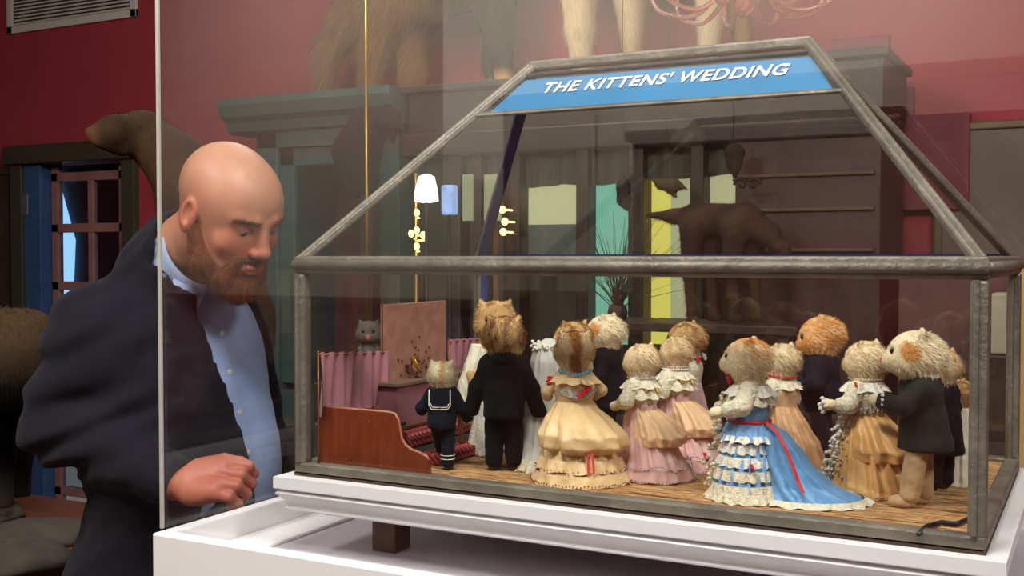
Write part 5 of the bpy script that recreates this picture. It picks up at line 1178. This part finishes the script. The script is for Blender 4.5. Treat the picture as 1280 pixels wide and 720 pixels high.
# hoofed animal at the far left on a rocky wooden base
D = 3.0
pr5 = [cap(A_(-60, 455), A_(8, 450), .14, .125), (cap(A_(8, 440), A_(38, 425), .10, .065), .05), (cap(A_(38, 425), A_(52, 425, 2.95), .06, .05), .03), (cap(A_(52, 425, 2.93), A_(78, 455, 2.9), .05, .028), .03),
       (cap(A_(46, 412, 2.95), A_(50, 389, 2.95), .024, .005), .01), (cap(A_(64, 412, 2.95), A_(71, 392, 2.95), .022, .005), .01)]
for x, dd in ((0, 2.92), (22, 3.05), (-70, 2.92), (-50, 3.05)): pr5 += [(cap(A_(x, 500, dd), A_(x+4, 570, dd), .055, .03), .04), (cap(A_(x+4, 570, dd), A_(x+6, 640, dd), .028, .022), .02)]
box_of([A_(-90, 455), A_(78, 400), A_(20, 640), A_(-60, 640)], .16); beast.lo[2] = float(A_(10, 640)[2])-.015
zb5 = beast.lo[2]
def c5(P):
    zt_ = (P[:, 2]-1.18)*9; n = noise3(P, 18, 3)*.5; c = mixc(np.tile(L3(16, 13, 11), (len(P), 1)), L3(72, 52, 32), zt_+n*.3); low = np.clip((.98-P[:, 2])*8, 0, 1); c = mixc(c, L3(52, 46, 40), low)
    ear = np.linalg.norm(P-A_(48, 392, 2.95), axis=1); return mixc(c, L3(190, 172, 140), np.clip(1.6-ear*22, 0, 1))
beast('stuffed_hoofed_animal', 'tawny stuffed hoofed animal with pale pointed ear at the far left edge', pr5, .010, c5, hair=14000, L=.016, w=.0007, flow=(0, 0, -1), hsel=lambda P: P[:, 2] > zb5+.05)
q = A_(0, 640); dv = np.array([UU[0], UU[1], 0])
db = empty('display_base', (0, 0, 0)); tag(db, 'rocky ground on a reddish wooden base under the hoofed animal', 'display base')
M_ = Matrix.Translation(Vector((q[0], q[1], 0)))
MB().box((-.75, -.28, zb5-.10), (.30, .40, zb5-.055), .004, M=M_).build('wooden_rim', mat('reddish oak', (112, 62, 30), .4, var=.2, scale=6, stretch=(1, 6, 6), coat=.3), db)
MB().box((-.73, -.26, 0), (.28, .38, zb5-.10), .004, M=M_).build('cabinet_base', mat('reddish oak'), db)
rk = MB(); v, f = ICO[3]
for i in range(22):
    c = np.array([q[0]+rng.uniform(-.66, .2), q[1]+rng.uniform(-.2, .3), zb5-.055]); sc3 = np.array([rng.uniform(.07, .16), rng.uniform(.07, .13), .045]); vv = v*sc3*(1+.12*noise3(v, 3, i))[:, None]+c; vv[:, 2] = np.clip(vv[:, 2], zb5-.055, zb5-.003); rk.add(vv, f, L3(66, 60, 52))
rk.build('rocky_ground', mat('rock', (66, 60, 52), .9, var=.3, scale=14, bump=.6, bscale=40), db, True)
# dog like animal silhouetted in the window, on a dark table
yw = 2.30
def T_(px, py, d=0): return aty(px, py, yw)+np.array([0, d, 0])
tz_w = float(T_(880, 402)[2])
pr6 = [cap(T_(870, 272, .03), T_(925, 276, .03), .050, .058), (cap(T_(862, 270, .03), T_(838, 270, .03), .034, .024), .03), (cap(T_(838, 270, .03), T_(806, 268, .03), .022, .008), .02),
       (cap(T_(930, 275, .03), T_(958, 292, .02), .05, .036), .03), (cap(T_(958, 292, .02), T_(978, 312, .0), .034, .026), .02), (cap(T_(978, 312, 0), T_(986, 330, -.01), .022, .012), .02), (cap(T_(968, 290, .01), T_(972, 280, .01), .012, .004), .006)]
for x, d_ in ((865, 0), (884, .07), (918, 0), (938, .07)): pr6 += [(cap(T_(x, 285, d_), T_(x-3, 340, d_), .042, .024), .03), (cap(T_(x-3, 340, d_), T_(x, 398, d_), .022, .016), .015), (cap(T_(x, 398, d_), T_(x+6, 399, d_), .016, .013), .01)]
box_of([T_(806, 268), T_(986, 398), T_(900, 260), T_(860, 398)], .1); beast.lo[2] = tz_w+.001
beast('stuffed_wild_dog', 'dark brown stuffed wild dog with raised tail standing against the lit windows', pr6, .008, lambda P: mixc(np.tile(L3(70, 48, 34), (len(P), 1)), L3(40, 30, 26), noise3(P, 22, 3)+.3), hair=9000, L=.014, w=.0007, flow=(-.8, 0, -.5))
tb1 = T_(735, 402); tb2 = T_(1010, 402)
tw = empty('dark_table', (0, 0, 0)); tag(tw, 'dark wooden table carrying the stuffed dog and dry reeds behind the case', 'table')
MB().box((tb1[0], yw-.14, tz_w-.03), (tb2[0], yw+.16, tz_w), .004).build('table_top', DB, tw)
for x in (tb1[0]+.03, tb2[0]-.07):
    for y_ in (yw-.12, yw+.1): MB().box((x, y_, 0), (x+.04, y_+.04, tz_w-.03), .003).build('leg', DB, tw)
# reeds
rb = T_(772, 402); rd = empty('dry_reeds', (rb[0], yw, tz_w)); tag(rd, 'tuft of dry dark reeds in a pot against the cyan window', 'plant')
MB().lathe([(.03, 0), (.036, .02), (.03, .05), (.026, .05), (.026, .04)]).build('pot', mat('dark clay', (52, 40, 34), .7), rd, True)
m = MB()
for i in range(90):
    a = rng.normal()*.45+.15; L_ = rng.uniform(.12, .36); d2 = rng.normal()*.25; p0 = np.array([rng.normal()*.008, rng.normal()*.008, .04])
    m.tube([p0+np.array([math.sin(a)*L_*t*(.5+.6*t), d2*L_*t, math.cos(a)*L_*t]) for t in (0, .35, .7, 1)], [.0016, .0015, .001, .0004], 4)
tag(m.build('reed_stems', mat('dry reed', (58, 50, 34), .8), rd), kind='stuff')
# hanging bird, two hanging bats, wrought iron scroll
yh = 2.45
def hang(nm, label, cat, prims, pts, cl, wire, grp=None):
    box_of(pts, .05); o = beast(nm, label, prims, .005, lambda P: np.tile(L3(*cl), (len(P), 1)), hair=1200, L=.008, w=.0006, cat=cat, group=grp)
    w0 = np.array(wire)-np.array(o.location); MB().tube([w0, w0+np.array([0, 0, ZC-wire[2]])], .0012, 5).build('wire', mat('dark iron', (40, 38, 36), .5, .6), o); return o
H_ = lambda px, py, d=0: aty(px, py, yh)+np.array([0, d, 0])
hang('stuffed_bird', 'small dark stuffed bird hanging in front of the yellow window', 'stuffed bird', [cap(H_(826, 230), H_(842, 232), .020, .026), (cap(H_(842, 230), H_(852, 233), .018, .010), .01), (cap(H_(852, 233), H_(860, 237), .007, .002), .006), (cap(H_(838, 238), H_(846, 247), .014, .003), .01), (cap(H_(826, 230), H_(815, 224), .014, .005), .01), (cap(H_(832, 226, .02), H_(826, 220, .08), .014, .004), .01)], [H_(812, 220), H_(862, 248)], (84, 76, 54), H_(834, 226))
hang('hanging_bat', 'dark hanging bat at the left edge of yellow window', 'stuffed bat', [cap(H_(779, 232), H_(780, 250), .026, .024), (cap(H_(780, 250), H_(784, 260), .022, .010), .015), (cap(H_(777, 224), H_(779, 232), .008, .024), .01)], [H_(770, 220), H_(790, 262)], (44, 44, 38), H_(778, 226), 'bats hanging before the windows')
hang('hanging_bat', 'dark hanging bat above the iron scroll in the right window', 'stuffed bat', [cap(H_(918, 192), H_(918, 205), .036, .024), (cap(H_(918, 205), H_(919, 222), .024, .006), .015)], [H_(903, 186), H_(934, 224)], (38, 38, 34), H_(918, 190), 'bats hanging before the windows')
q = H_(934, 230)
m = MB()
for sx in (-1, 1): m.tube([q+np.array([sx*(.022+(.024-.0035*t)*math.cos(t*1.1)), 0, (.024-.0035*t)*math.sin(t*1.1)-.002]) for t in np.linspace(0, 6, 40)], .0045, 7)
o = m.tube([q+np.array([-.05, 0, .012]), q+np.array([-.05, 0, ZC-q[2]])], .0015, 5).tube([q+np.array([-.05, 0, .014]), q+np.array([.05, 0, .014])], .003, 6).build('iron_scroll', mat('dark iron'), None, True); tag(o, 'small wrought iron scroll hanging before the right hand lit window', 'ornament')
# ================================================================== LIGHT
def area(name, loc, tgt, size, power, col=(1, .965, .93), sy=None):
    l = bpy.data.lights.new(name, 'AREA'); l.energy = power; l.size = size; l.color = col
    if sy: l.shape = 'RECTANGLE'; l.size_y = sy
    o = bpy.data.objects.new(name, l); C.objects.link(o); o.location = loc
    o.rotation_euler = (Vector(tgt)-Vector(loc)).to_track_quat('-Z', 'Y').to_euler(); return o
area('ceiling_lamp_main', (.6, -.9, 3.3), (.5, .2, 1.2), .7, 76, (1, .975, .95))
area('ceiling_lamp_side', (2.4, -.9, 3.2), (.4, .3, 1.2), .5, 45, (1, .975, .95))
area('ceiling_lamp_left', (-1.2, -1.5, 3.3), (-.6, .4, 1.3), .6, 50)
area('front_wall_fill', (-1.6, -3.1, 3.3), (-1.6, -4, 1.6), 4.5, 95, (1, .96, .9), sy=.4)  # added fill on the unseen front wall, its reflection hazes the acrylic
area('ceiling_lamp_back', (-1.2, 1.9, 3.3), (-1.2, 2.6, 1.5), 1.0, 34)
area('ceiling_lamp_right', (1.6, 1.0, 3.3), (1.0, 3.2, 2.0), .8, 20)
w = bpy.data.worlds.new('world'); bpy.context.scene.world = w; w.use_nodes = True
w.node_tree.nodes['Background'].inputs[0].default_value = (.5, .48, .45, 1); w.node_tree.nodes['Background'].inputs[1].default_value = .25
s = bpy.context.scene
s.view_settings.view_transform = 'Standard'; s.view_settings.look = 'None'; s.view_settings.exposure = 0; s.view_settings.gamma = 1; s.view_settings.use_curve_mapping = False
s.cycles.transparent_max_bounces = 40; s.cycles.max_bounces = 8; s.cycles.sample_clamp_indirect = 4; s.cycles.use_denoising = True
s.cycles.caustics_reflective = False; s.cycles.caustics_refractive = False
